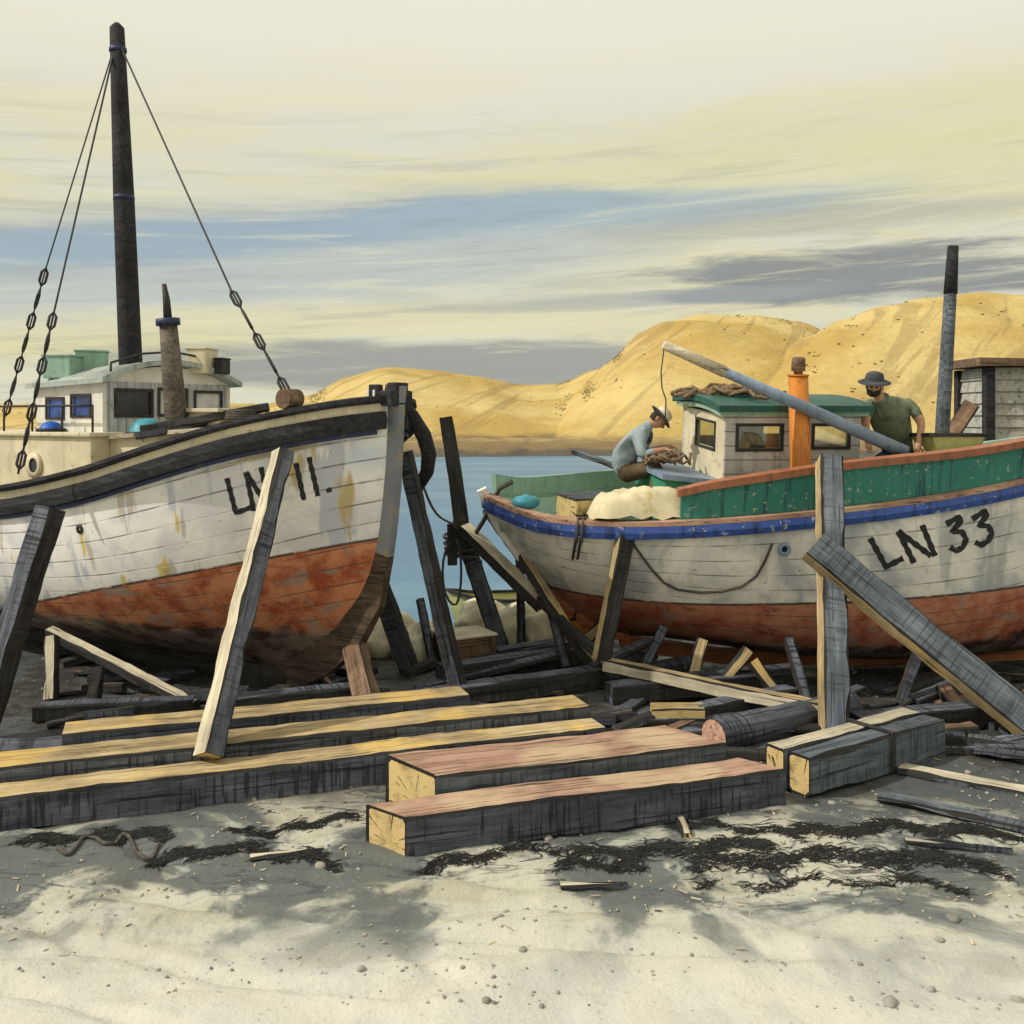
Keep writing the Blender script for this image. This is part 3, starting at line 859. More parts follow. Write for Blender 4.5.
# filler between wall head and cambered roof
b = MB()
for x in (WX0 - .02, WX1 + .02):
    for i in range(16):
        y0 = max(-WY + .05, rows[i][0][1]); y1 = min(WY - .05, rows[i + 1][0][1])
        f = lambda y: WZ1 - .06 + .24 * (1 - (y / (WY + .09)) ** 2) + .04
        b.prism([(x - .01, y0, WZ1 - .03), (x - .01, y1, WZ1 - .03), (x - .01, y1, f(y1)), (x - .01, y0, f(y0))], (.02, 0, 0))
b.build('gable', M['white'], ln11)
# lower deckhouse aft, trunk cabin and hatch ahead of the wheelhouse
b = MB(); b.box((-5.0, 0, 2.3), (3.3, 2.34, 1.0), bev=.03); b.build('deckhouse', M['cream'], ln11)
b = MB(); b.box((-5.0, 0, 2.815), (3.4, 2.44, .05), bev=.015); b.build('deckhouse_roof', M['cream'], ln11)
b = MB(); b.lathe([(.085, 0), (.15, 0), (.15, .03), (.085, .03)], (-4.42, -1.172, 2.45), 22, axis=Matrix.Rotation(R(90), 4, 'X'))
po = b.build('porthole', M['cream'], ln11)
b = MB(); b.lathe([(0, .012), (.086, .012)], (-4.42, -1.172, 2.45), 22, axis=Matrix.Rotation(R(90), 4, 'X')); b.build('pane', M['glassd'], po)
b = MB()
b.prism([(-1.75, -.80, 2.25), (-3.34, -.93, 2.05), (-3.34, -.93, 2.76), (-1.75, -.80, 2.86)], (0, 1.7, 0))
b.build('trunk_cabin', M['cream'], ln11)
b = MB()
b.prism([(-1.68, -.9, 2.865), (-3.29, -1.0, 2.765), (-3.29, -1.0, 2.81), (-1.68, -.9, 2.91)], (0, 1.85, 0))
b.build('trunk_roof', M['w_cream'], ln11)
for (x, y, z, r, mt) in ((-4.3, -1.05, 2.835, .13, 'cobalt'), (-3.0, -.70, 2.80, .20, 'tealb')):
    b = MB(); b.lathe([(r * 1.12, 0), (r * 1.12, .03), (r, .04), (r * .93, r * .42), (r * .7, r * .76), (r * .38, r * .95), (0, r)], (x, y, z), 24); vo = b.build('dome_vent', M[mt], ln11)
    b = MB(); b.tube([(x + r * 1.13 * math.cos(q), y + r * 1.13 * math.sin(q), z + .025) for q in [2 * math.pi * k / 24 for k in range(24)]], .022, 7, closed=True); b.build('rim', M['iron'], vo)
hc = P11.px(222, 415, 11.15); b = MB(); b.box(hc + Vector((0, 0, -.25)), (.62, .62, .56), bev=.02); b.build('hatch', M['cream'], ln11)
b = MB(); b.box(hc + Vector((0, 0, .05)), (.72, .72, .045), bev=.012); b.build('hatch_lid', M['w_cream'], ln11)
# exhaust pipe with collar
c = P11.px(177, 428, 10.95)
b = MB()
lean = Vector((.0, .0, 1))
top = P11.px(168, 322, 10.95)
b.tube([c + Vector((0, 0, -.25)), c, c.lerp(top, .5), top], [.125, .125, .11, .095], 14, jit=.03)
ex = b.build('exhaust_pipe', M['pipe'], ln11)
b = MB(); b.tube([top - (top - c) * .03, top + (top - c) * .03], .13, 16); b.build('collar', M['navy'], ex)
b = MB(); b.tube([top, P11.px(166.5, 300, 10.95), P11.px(164, 284, 10.95)], [.05, .04, .025], 10); b.build('vent_rod', M['iron'], ex)
# grab rail round the roof and along the deckhouse
def railing(pts, hgt, name='grab_rail', r=.014):
    b = MB(); b.tube([p + Vector((0, 0, hgt)) for p in pts], r, 7); g = b.build(name, M['iron'], ln11)
    for p in pts:
        b = MB(); b.tube([p, p + Vector((0, 0, hgt))], r * .9, 6); b.build('stanchion', M['iron'], g)
railing([Vector((x, -1.10, 2.84)) for x in (-3.42, -4.0, -4.6, -5.2, -5.8, -6.4)], .30)
railing([Vector((-3.45, y, WZ1 + .06 + .24 * (1 - (y / 1.01) ** 2))) for y in (-.85, -.45, 0, .45, .85)], .10)
for (px, py, Y) in ((242, 418, 10.75),):
    c_ = P11.px(px, py, Y); b = MB()
    for k in range(4): b.tube([c_ + Vector(((.17 - .006 * k) * math.cos(q) , (.17 - .006 * k) * math.sin(q), .024 * k)) for q in [2 * math.pi * i / 18 for i in range(18)]], .017, 6, closed=True)
    b.build('rope_coil', M['rope'], ln11)
# boxes on the roof
for (px, py, Y, sz, mt, rz) in ((64, 368, 12.0, (.34, .36, .26), 'pgreen', .5), (92, 364, 12.3, (.36, .32, .28), 'pgreen', .9), (202, 362, 12.55, (.26, .36, .30), 'cream', .45), (222, 367, 12.6, (.12, .2, .18), 'iron', .3)):
    c = P11.px(px, py, Y)
    b = MB(); b.box(c, sz, rot=rz, bev=.015); b.box(c + Vector((0, 0, sz[2] / 2 + .012)), (sz[0] * 1.08, sz[1] * 1.08, .024), rot=rz, bev=.006)
    b.build('roof_box', M[mt], ln11)
# mast and rigging
mb, mt_ = P11.px(131, 372, 11.95), P11.px(117, 28, 11.95)
b = MB(); b.tube([mb + Vector((0, 0, -1.2)), mb, mb.lerp(mt_, .5), mt_, mt_ + Vector((0, 0, .06))], [.135, .135, .12, .085, .03], 14, jit=.02)
mast = b.build('mast', M['tar'], ln11)
for k in (.5, .93):
    b = MB(); b.tube([mb.lerp(mt_, k), mb.lerp(mt_, k + .012)], .148 - .05 * k, 14); b.build('mast_band', M['navy'], mast)
def stay(a, pts, k0, r=.011):
    pth = [a] + pts
    b = MB(); b.tube(pth, r, 6); st = b.build('stay', M['wire'], ln11)
    A, B = pts[k0], pts[-1]
    b = MB(); L = (B - A).length; n_ = max(3, int(L / .26)); d = (B - A) / n_
    for i in range(n_):
        p = A + d * i; q = A + d * (i + .82)
        s_ = d.normalized().orthogonal() * .025
        if i % 2: s_ = s_.cross(d.normalized())
        b.tube([p, p.lerp(q, .25) + s_, p.lerp(q, .75) + s_, q, p.lerp(q, .75) - s_, p.lerp(q, .25) - s_], .016, 6, closed=True)
    b.build('lashing', M['iron'], st)
top_ = mt_ - Vector((0, 0, .12))
stay(top_, [P11.px(231, 290, 10.4), P11.px(291, 399, 9.93)], 0)
stay(top_, [P11.px(54, 312, 10.9), P11.px(18, 474, 10.35)], 0)
stay(top_, [P11.px(46, 268, 12.1), P11.px(4, 420, 12.4)], 0, .009)
p = P11.px(290, 402, 9.9)
b = MB(); b.box(p + Vector((0, 0, -.02)), (.12, .1, .22), bev=.02); b.tube([p + Vector((.0, -.1, .03)), p + Vector((.0, .1, .03))], .1, 16)
b.build('deadeye', M['w_brown'], ln11)
pts = [P11.px(*q) for q in ((400, 402, 10.35), (412, 416, 10.5), (424, 436, 10.7), (429, 454, 10.85), (427, 472, 10.95), (418, 488, 11.05))]
b = MB(); b.tube(pts, [.06, .075, .085, .085, .075, .06], 10); b.build('bow_fender', M['tar'], ln11)

# ================================================================ the boat LN 33
LIST = R(5)
M33 = Matrix.Translation((-.32, 12.02, 0)) @ Matrix.Rotation(R(9), 4, 'Z') @ Matrix.Translation((0, .17, 0)) @ Matrix.Rotation(LIST, 4, 'X')
P33 = Place(M33)
ln33 = empty('fishing_boat', M33, 'white fishing boat with blue rail, green bulwark, orange funnel and number LN 33', 'boat')
H33 = Hull(9.6, 1,
    [(0, 2.07), (.45, 1.94), (1, 1.91), (2.1, 1.95), (3.9, 2.10), (5.7, 2.30), (7.5, 2.6), (9.6, 3.0)],
    [(0, .06), (.2, .36), (.5, .68), (1, .98), (1.8, 1.22), (3, 1.38), (4.6, 1.42), (6.5, 1.2), (8.2, .7), (9.6, .06)],
    [(0, .30), (1.5, .20), (3, .04), (5, -.07), (9.6, -.07)],
    [(0, 1.75), (.055, 1.4), (.2, 1.08), (.36, .80), (.6, .42), (.8, .17), (1, 0)],
    [(0, .1), (.5, .35), (1.4, .74), (2.6, .96), (5.5, .98), (7.5, .6), (9.6, 0)], 4.3, .9)
M['hull33'] = m_hull('white_and_red_hull', .93, .028, (.86, .84, .77), (.46, .475, .51), (.37, .095, .05), (.55, .24, .15), .42,
    [(.56, (.40, .41, .43), .6), (.63, (.5, .38, .2), .35)], 15)
hull33 = H33.build(M['hull33'], ln33)
b = MB(); rows = []
pr = [(1.9, -.06), (1.75, 0), (1.4, .055), (1.08, .2), (.8, .36), (.42, .6), (.17, .8), (0, 1.0), (-.04, 1.05)]
cl = [Vector((t, 0, .30 + 1.77 * v)) for t, v in pr]
for i, p in enumerate(cl):
    d = (cl[min(i + 1, len(cl) - 1)] - cl[max(0, i - 1)]).normalized()
    o = Vector((-d.z, 0, d.x)); o = o if o.x < 0 else -o
    rows.append([p - o * .05 + Vector((0, -.06, 0)), p + o * .07 + Vector((0, -.05, 0)), p + o * .07 + Vector((0, .05, 0)), p - o * .05 + Vector((0, .06, 0)), p - o * .05 + Vector((0, -.06, 0))])
b.grid(rows, 0, False); b.poly(rows[-1][:-1])
for f in b.bm.faces:
    if f.calc_center_median().z < .95: f.material_index = 1
b.build('sternpost', [M['white'], M['w_rust']], ln33)
b = MB(); b.prism([(x, -.08, z) for x, z in ((1.7, .31), (3, .08), (5, -.04), (9.3, -.04), (9.3, -.2), (5, -.2), (3, -.09), (1.72, .14))], (0, .16, 0)); b.build('keel', M['w_rust'], ln33)
# rudder and propeller under the counter
b = MB()
b.prism([(.98, -.03, .86), (1.52, -.03, .18), (1.18, -.03, .18), (.86, -.03, .38), (.82, -.03, .80)], (0, .06, 0))
b.build('rudder', M['orange'], ln33)
b = MB(); b.tube([(1.28, 0, .55), (1.02, 0, .52)], [.05, .03], 10)
for k in range(3):
    a = 2 * math.pi * k / 3 + .4
    e = Vector((0, math.cos(a), math.sin(a))); f_ = Vector((1, 0, 0)); tw = e.cross(f_) * .05
    c = Vector((1.09, -.0, .525))
    b.prism([c + e * .04 - tw * .5, c + e * .14 - tw * 1.6, c + e * .22, c + e * .14 + tw * 1.6 + f_ * .05, c + e * .04 + tw * .5], f_ * .012)
b.build('propeller', M['iron'], ln33)
# rub band, capping, raised bulwark with red-brown rail
BW = lut([(2.0, .30), (2.4, .37), (3.9, .46), (5.7, .42), (9.6, .36)])
for side in (-1, 1):
    b = MB(); H33.band(b, side, 0.0, 9.55, [(.003, -.165), (.05, -.16), (.065, -.09), (.05, -.02), (.003, -.02)])
    b.build('rub_band', M['blue'], ln33)
    b = MB(); H33.band(b, side, 0.0, 9.55, [(-.10, -.017), (.045, -.017), (.045, .035), (-.10, .04)])
    b.build('capping', M['w_pink'] if side < 0 else M['pgreen'], ln33)
    if side > 0:
        b = MB(); H33.band(b, 1, .08, 2.5, [(-.085, .042), (-.03, .042), (-.01, .27), (-.07, .27)]); b.build('quarter_board', M['pgreen'], ln33)
        continue
    b = MB(); H33.band(b, side, 2.02, 9.4, [(-.085, .042), (-.035, .042), (-.02, (0, .999)), (-.07, (0, .999))], h=BW)
    b.build('bulwark', M['teal'], ln33)
    b = MB(); H33.band(b, side, 1.98, 9.4, [(-.12, (.002, 1)), (.03, (.002, 1)), (.035, (.085, 1)), (-.12, (.09, 1))], h=BW)
    b.build('bulwark_rail', M['redcap'], ln33)
H33.inner('well_lining', .06, 9.5, lambda t: -.40 if t < 2.55 else -.07, M['pgreen'], ln33, 80, .105, lambda t: .42 if t < .8 else max(.16, .42 - (t - .8) * .16))
H33.deck('well_deck', .12, 2.62, lambda t: -.40, M['deckw'], ln33, lambda t: .36 if t < .8 else max(.12, .36 - (t - .8) * .16))
H33.deck('foredeck', 2.62, 9.45, lambda t: -.06, M['deckw'], ln33, .09)
b = MB(); b.prism([(2.61, -1.25, 1.5), (2.61, 1.25, 1.5), (2.61, 1.25, 1.94), (2.61, -1.25, 1.94)], (.03, 0, 0)); b.build('bulkhead', M['green'], ln33)
P33.strokes(H33.bvh, [[(870, 538), (886, 567), (903, 558)], [(898, 531), (914, 563)], [(898, 531), (931, 556)], [(922, 525), (935, 556)],
    [(946, 524), (959, 517), (961, 521), (952, 531), (962, 532), (966, 539), (963, 547), (956, 551), (950, 547)],
    [(972, 519), (985, 511), (987, 515), (979, 525), (988, 526), (992, 533), (988, 541), (981, 545), (975, 542)]], 5.6, M['letter'], 'registration_number', ln33)
p, nr = P33.hit(H33.bvh, 784, 549)
q = nr.to_track_quat('Z', 'Y').to_matrix().to_4x4()
b = MB(); b.lathe([(.03, .0), (.075, .0), (.07, .025), (.04, .03), (.03, .0)], p + nr * .004, 18, axis=q); sc = b.build('scupper', M['slate'], ln33)
b = MB(); b.lathe([(0, .006), (.04, .006)], p + nr * .004, 16, axis=q); b.build('hole', M['bung'], sc)
# rope slung in a bight along the topsides, two tails over the rail
def draped(pts, r, name='rope'):
    out = []
    for (x, y) in pts:
        p, nr = P33.hit(H33.bvh, x, y)
        if p is not None: out.append(p + nr * (r + .002))
    b = MB(); b.tube(out, r, 6); return b.build(name, M['rope'], ln33)
draped([(632, 541), (640, 553), (652, 569), (664, 582), (678, 589), (700, 592), (722, 591), (742, 586), (756, 576), (765, 560), (772, 543)], .014)
for dx in (0, 5):
    base, nr = P33.hit(H33.bvh, 577 + dx, 536)
    b = MB()
    top = H33.sheer(max(.1, base.x), -1, .07, -.02)[0]; top2 = H33.sheer(max(.1, base.x), -1, .0, .065)[0]; inn = H33.sheer(max(.1, base.x) + .05, -1, -.16, -.02)[0]
    bot, nb = P33.hit(H33.bvh, 573 + dx, 558)
    mid = H33.sheer(max(.1, base.x), -1, .08, -.2)[0]
    b.tube([inn, top2, top, mid, base + nr * .03, bot + nb * .02], .016, 6); b.build('rope', M['rope'], ln33)
# wheelhouse
WX0, WX1, WY, WZ0, WZ1 = 2.70, 4.38, .76, 1.98, 3.10
b = MB()
Ps = lambda x, z: Vector((x, -WY, z)); Pp = lambda x, z: Vector((x, WY, z)); Pa = lambda y, z: Vector((WX0, y, z)); Pf = lambda y, z: Vector((WX1, y, z))
side_w = [(2.86, 3.38, 2.72, 2.98), (3.80, 4.22, 2.74, 2.98)]
walls(b, Ps, WX0, WX1, WZ0, WZ1, side_w, .045, (0, 1, 0)); b.build('side_wall', M['mauve'], ln33)
b = MB(); walls(b, Pp, WX0, WX1, WZ0, WZ1, side_w, .045, (0, -1, 0)); b.build('side_wall', M['mauve'], ln33)
b = MB()
aft_w = [(-.42, .22, 2.68, 2.98)]
walls(b, Pa, -WY + .047, WY - .047, WZ0, WZ1, aft_w, .045, (1, 0, 0)); b.build('end_wall', M['cream'], ln33)
b = MB(); walls(b, Pf, -WY + .047, WY - .047, WZ0, WZ1, [(-.55, .55, 2.7, 2.98)], .045, (-1, 0, 0))
b.build('end_wall', M['cream'], ln33)
for a in side_w:
    window(ln33, Ps, *a, (0, -1, 0), .035, M['iron'], M['glass']); window(ln33, Pp, *a, (0, 1, 0), .035, M['iron'], M['glass'])
window(ln33, Pa, *aft_w[0], (-1, 0, 0), .03, M['iron'], M['glass']); window(ln33, Pf, -.55, .55, 2.7, 2.98, (1, 0, 0), .03, M['iron'], M['glass'])
def camber_roof(name, x0, x1, hw, z, cam_, th, mat, parent):
    lo, hi = [], []
    for i in range(13):
        y = -hw + 2 * hw * i / 12; c = cam_ * (1 - (y / hw) ** 2)
        xs_ = [x0 + (x1 - x0) * k / 6 for k in range(7)]
        lo.append([(x, y, z + c) for x in xs_]); hi.append([(x, y, z + c + th) for x in xs_])
    b = MB(); b.grid(lo, 0, False); b.grid(hi, 0, False)
    for i in range(12):
        for k in (0, -1): b.poly([lo[i][k], lo[i + 1][k], hi[i + 1][k], hi[i][k]])
    for k in range(6):
        for i in (0, -1): b.poly([lo[i][k], lo[i][k + 1], hi[i][k + 1], hi[i][k]])
    return b.build(name, mat, parent)
rf = camber_roof('roof', 2.58, 4.50, .86, WZ1 + .055, .07, .075, M['dgreen'], ln33)
camber_roof('roof_trim', 2.62, 4.46, .80, WZ1 + .002, .05, .05, M['pgreen'], ln33)
# net heaped on the roof
b = MB()
for k in range(26):
    a = rnd.uniform(0, 6.28); cx, cy = rnd.gauss(3.02, .17), rnd.gauss(.1, .22)
    r0 = rnd.uniform(.1, .24); z = WZ1 + .19 + rnd.uniform(0, .09)
    b.tube([(cx + r0 * 1.3 * math.cos(a + q * .7), cy + r0 * math.sin(a + q * .7), z + .04 * math.sin(q * 1.7 + k)) for q in range(8)], .026, 6)
b.build('net_heap', M['net'], ln33)
# orange funnel
c, t_ = P33.px(801, 470, 11.42), P33.px(798, 376, 11.5)
b = MB(); b.tube([c + Vector((0, 0, -.35)), c, t_], [.125, .12, .112], 18); b.tube([t_, t_ + Vector((0, 0, .02))], .125, 18)
fn = b.build('funnel', M['orange'], ln33)
b = MB(); u = Vector((0, 0, 1))
b.tube([t_, t_ + u * .05, t_ + u * .06, t_ + u * .2, t_ + u * .22], [.05, .05, .08, .075, .05], 14); b.build('exhaust_cap', M['w_brown'], fn)
# boom with its hoist line, mast
f0, f1 = P33.px(905, 452, 11.62), P33.px(664, 345, 10.95)
b = MB(); b.tube([f0, f0.lerp(f1, .5), f1], [.08, .068, .045], 12, jit=.02); bo = b.build('boom', M['slate'], ln33)
b = MB(); b.tube([f0.lerp(f1, .76), f0.lerp(f1, 1.0), f0.lerp(f1, 1.004)], [.066, .052, .03], 12); b.build('boom_end', M['w_cream'], bo)
b = MB(); b.tube([P33.px(664, 349, 10.95), P33.px(661, 372, 10.97), P33.px(662, 388, 11.0), P33.px(666, 400, 11.03), P33.px(665, 424, 11.06)], .008, 5); b.build('hoist_line', M['rope'], bo)
m0, m1 = P33.px(940, 470, 12.5), P33.px(953, 247, 12.5)
b = MB(); b.tube([m0 + Vector((0, 0, -.5)), m0, m0.lerp(m1, .75), m1], [.09, .09, .075, .055], 12, jit=.02)
ms = b.build('mast', M['w_blue'], ln33)
b = MB(); b.tube([m0.lerp(m1, .79), m0.lerp(m1, 1.004)], [.083, .066], 12, jit=.03); b.build('mast_sleeve', M['tar'], ms)
# green engine coaming with a slate rail, aft of the wheelhouse
b = MB(); b.prism([(2.06, -.55, 1.5), (2.64, -.62, 1.5), (2.64, -.62, 2.28), (2.06, -.55, 2.34)], (0, 1.25, 0)); b.build('engine_casing', M['green'], ln33)
b = MB(); b.prism([(2.0, -.62, 2.345), (2.70, -.69, 2.275), (2.70, -.69, 2.335), (2.0, -.62, 2.41)], (0, 1.36, 0)); b.build('casing_lid', M['slate'], ln33)
# ---------------------------------------------------------------- gear lying in the boat LN 33 (things of their own)
def W33(p): return M33 @ Vector(p)
c = at(588, 500, 11.95)
e = empty('fish_crate', Matrix.Translation(c) @ Matrix.Rotation(.55, 4, 'Z') @ Matrix.Rotation(.12, 4, 'X'), 'wooden fish crate with grey lid and yellowish end in the open stern of LN 33', 'crate')
b = MB(); b.box((0, 0, -.1), (.62, .42, .28), bev=.012)
for k in (-.24, .24): b.box((k, 0, -.1), (.05, .45, .25), bev=.006)
b.build('crate_body', M['w_sawn'], e)
b = MB()
for k in range(4): b.box((0, -.165 + k * .11, .055), (.66, .1, .022), rot=rnd.uniform(-.02, .02), bev=.004)
b.build('lid', M['w_blue'], e)
c = at(526, 502, 11.7)
b = MB(); b.lathe([(0, -.08), (.10, -.075), (.16, -.03), (.17, .02), (.12, .06), (.04, .075), (.02, .09), (0, .09)], (0, 0, 0), 20)
tag(b.build('mooring_buoy', M['tealb'], mat4=Matrix.Translation(c)), 'small blue mooring buoy inside the pointed stern of the boat LN 33', 'buoy')
# canvas heap on the near side deck
b = MB(); rows = []
c = at(645, 498, 11.45)
for i in range(25):
    row = []
    for j in range(37):
        a = 2 * math.pi * j / 36; r = i / 24
        k = (abs(math.cos(a)) ** 4 + abs(math.sin(a)) ** 4) ** -.25
        x = .66 * r * k * math.cos(a); y = .33 * r * k * math.sin(a)
        f = 1 - r ** 5
        z = -.22 + .30 * f * (1 + .10 * math.sin(x * 4 + .9)) + .03 * noise.noise((x * 3, y * 4, 2)) * f + .13 * abs(noise.noise((x * 4 + y * 4, y * 3.5, 7))) * (.4 + r) - .05 * abs(noise.noise((x * 9 - y * 6, y * 5, 3)))
        row.append((x, y, z))
    rows.append(row)
b.grid(rows)
tag(b.build('canvas_cover', M['tarp'], mat4=Matrix.Translation(c) @ Matrix.Rotation(.1, 4, 'Z')), 'cream canvas cover heaped over gear beside the rail in front of the crouching man', 'tarpaulin')
# oar / spar lying across the stern
timber('plank', at(575, 452, 13.4), at(628, 472, 12.6), .14, .05, ('w_blue', 'w_blue', 'w_dark', 'w_edge'))
tag(bpy.context.scene.objects['plank'], 'dark blue grey plank resting on the far rail behind the crouching man', 'plank')
# tray and plank forward
c = at(948, 443, 12.1)
e = empty('fish_tray', Matrix.Translation(c) @ Matrix.Rotation(.12, 4, 'Z'), 'pale yellow green fish tray on the foredeck beside the mast foot', 'tray')
b = MB()
for sx_, sy_ in ((1, 0), (-1, 0), (0, 1), (0, -1)):
    if sx_: b.prism([(sx_ * .25, -.17, -.16), (sx_ * .25, .17, -.16), (sx_ * .35, .24, .1), (sx_ * .35, -.24, .1)], (-sx_ * .02, 0, 0))
    else: b.prism([(-.25, sy_ * .17, -.16), (.25, sy_ * .17, -.16), (.35, sy_ * .24, .1), (-.35, sy_ * .24, .1)], (0, -sy_ * .02, 0))
b.box((0, 0, -.155), (.48, .32, .02))
b.build('tray_body', M['ygreen'], e)
b = MB()
for s_ in (-1, 1): b.box((s_ * .36, 0, .1), (.04, .52, .04), bev=.006)
for s_ in (-1, 1): b.box((0, s_ * .25, .1), (.68, .03, .04), bev=.006)
b.build('rim', M['w_dark'], e)
o = timber('board', at(944, 446, 12.75), at(972, 404, 12.9), .2, .05, ('w_side', 'w_brown', 'w_brown', 'w_edge'), up=(-.5, -1, .2))
tag(o, 'short weathered board leaning between the mast and the slatted shed', 'board')

tag(timber('spar', at(142, 430, 10.75), at(268, 407, 10.75), .11, .09, ('w_dark', 'w_cream', 'w_dark', 'w_edge')), 'dark spar lying along the trunk cabin behind the rail of LN 11', 'spar')
tag(timber('spar', at(136, 436, 10.7), at(206, 424, 10.8), .10, .08, ('w_side', 'w_side', 'w_dark', 'w_edge')), 'shorter grey spar lying behind the dark one on the cabin of LN 11', 'spar')
# ---------------------------------------------------------------- slatted shed ashore behind LN 33
X0, X1, Y0, Y1, ZT = 8.08, 10.6, 17.0, 18.1, 3.86
e = empty('shed', Matrix.Translation((X0, Y0, 0)), 'grey weatherboard shed with dark corner post at the right edge behind the boat', 'shed')
b = MB(); n_ = 19; zt = ZT - .0
for k in range(n_):
    z = zt * k / n_; hh = zt / n_
    b.prism([(.06, .0, z), (X1 - X0, .0, z), (X1 - X0, .035, z + hh), (.06, .035, z + hh)], (0, .03, 0))
    b.prism([(.0, .06, z), (.0, Y1 - Y0, z), (.035, Y1 - Y0, z + hh), (.035, .06, z + hh)], (.03, 0, 0))
    b.prism([(X1 - X0, .06, z), (X1 - X0, Y1 - Y0, z), (X1 - X0 - .035, Y1 - Y0, z + hh), (X1 - X0 - .035, .06, z + hh)], (-.03, 0, 0))
    b.prism([(.06, Y1 - Y0, z), (X1 - X0, Y1 - Y0, z), (X1 - X0, Y1 - Y0 - .035, z + hh), (.06, Y1 - Y0 - .035, z + hh)], (0, -.03, 0))
M['shedw'] = m_paint('silvered_weatherboard', (.46, .45, .40), (.13, .12, .11), .57, (.2, .19, .18), .7)
b.build('wall', M['shedw'], e)
for (x, y) in ((.03, .02), (X1 - X0 - .03, .02), (.03, Y1 - Y0), (X1 - X0 - .03, Y1 - Y0)):
    b = MB(); b.box((x, y, ZT / 2), (.16, .16, ZT), bev=.01); b.build('corner_post', M['tar'], e)
b = MB(); b.prism([(-.22, -.2, ZT + .02), (X1 - X0 + .2, -.2, ZT + .02), (X1 - X0 + .2, -.2, ZT + .10), (-.22, -.2, ZT + .16)], (0, Y1 - Y0 + .4, 0)); b.build('roof', M['w_brown'], e)

# ---------------------------------------------------------------- props holding the boats
def prop(p0, p1, w, h, mats, label, name='shore_prop', up=(0, -1, .3), grp='props shoring up the boats', **k):
    o = timber(name, p0, p1, w, h, mats, up=up, **k)
    return tag(o, label, 'prop', grp)
prop(at(209, 757, 7.98), at(282, 452, 9.62), .22, .17, ('w_side', 'w_cream', 'w_sawn', 'w_edge'), 'broad pale plank prop leaning on the bow of LN 11 across its painted number', up=(-.8, -.85, .2), taper=.9)  # lit left and shaded right faces painted by timber tone
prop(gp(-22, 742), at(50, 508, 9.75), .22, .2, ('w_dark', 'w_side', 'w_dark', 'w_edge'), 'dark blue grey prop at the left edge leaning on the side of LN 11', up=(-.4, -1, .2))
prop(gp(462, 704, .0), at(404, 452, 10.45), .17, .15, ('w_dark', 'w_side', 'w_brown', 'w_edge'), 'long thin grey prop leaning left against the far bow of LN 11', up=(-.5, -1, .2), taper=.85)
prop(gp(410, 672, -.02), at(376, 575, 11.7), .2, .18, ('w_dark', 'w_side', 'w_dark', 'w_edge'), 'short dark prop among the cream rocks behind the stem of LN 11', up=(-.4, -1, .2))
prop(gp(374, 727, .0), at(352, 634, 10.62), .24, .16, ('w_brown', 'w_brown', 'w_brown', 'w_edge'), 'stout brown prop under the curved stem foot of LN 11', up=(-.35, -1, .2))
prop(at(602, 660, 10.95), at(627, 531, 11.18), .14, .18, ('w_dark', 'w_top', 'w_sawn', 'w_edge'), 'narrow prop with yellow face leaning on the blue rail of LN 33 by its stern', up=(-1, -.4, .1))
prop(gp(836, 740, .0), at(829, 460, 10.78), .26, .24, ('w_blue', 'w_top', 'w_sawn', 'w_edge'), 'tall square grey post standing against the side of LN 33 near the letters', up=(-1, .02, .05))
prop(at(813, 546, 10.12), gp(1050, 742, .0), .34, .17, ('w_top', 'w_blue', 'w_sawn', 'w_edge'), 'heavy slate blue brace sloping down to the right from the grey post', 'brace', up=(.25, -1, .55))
# cradle pieces at the lower left and below LN 33
prop(at(50, 632, 11.6), gp(196, 706, .06), .12, .12, ('w_dark', 'w_cream', 'w_dark', 'w_edge'), 'slim dark brace sloping down under the belly of LN 11 at the left', 'brace', up=(0, -.4, 1))
prop(gp(51, 700), at(52, 637, 10.9), .13, .13, ('w_dark', 'w_cream', 'w_sawn', 'w_edge'), 'short upright strut under LN 11 nearest the left edge', 'strut')
prop(gp(93, 706), at(99, 668, 10.6), .12, .12, ('w_dark', 'w_dark', 'w_dark', 'w_edge'), 'short black strut under LN 11 beside the slim brace', 'strut')
o = timber('cradle_rail', at(606, 664, 10.98), at(833, 712, 9.62), .15, .14, ('w_cream', 'w_top', 'w_sawn', 'w_edge'))
tag(o, 'long pale cradle rail running from the stern prop to the tall grey post', 'rail')
for k, (a, bq, lab) in enumerate([((570, 655, 12.0), (606, 622, 12.0), 'slanting pale strut under the rudder of LN 33'), ((690, 690, 10.95), (703, 640, 11.2), 'pale yellow block strut standing under the red hull of LN 33'), ((712, 694, 10.85), (748, 650, 11.0), 'thin pale strut slanting up under the red hull of LN 33'), ((782, 700, 10.6), (752, 662, 10.8), 'short grey strut in the dark under LN 33 left of the grey post')]):
    prop(at(*a), at(*bq), .13, .09, ('w_dark', 'w_top', 'w_sawn', 'w_edge'), lab, 'strut', up=(0, -1, .5))
for k, t in enumerate((2.0,)):
    p = M33 @ Vector((t, 0, 0)); 
    o = timber('keel_block', (p.x - .15, p.y - .62, .0), (p.x + .15, p.y + .62, .0), .3, .2, ('w_dark', 'w_side', 'w_dark', 'w_edge'))
    tag(o, 'dark keel block under LN 33 in the shadow of its bottom', 'block', 'keel blocks')
for k, t in enumerate((1.5, 3.0, 4.6)):
    p = M11 @ Vector((-t, 0, 0))
    o = timber('keel_block', (p.x - .3, p.y - .6, -.05), (p.x + .3, p.y + .6, -.05), .3, .2, ('w_dark', 'w_side', 'w_dark', 'w_edge'))
    tag(o, 'dark keel block under LN 11 in the shadow of its bottom', 'block', 'keel blocks')

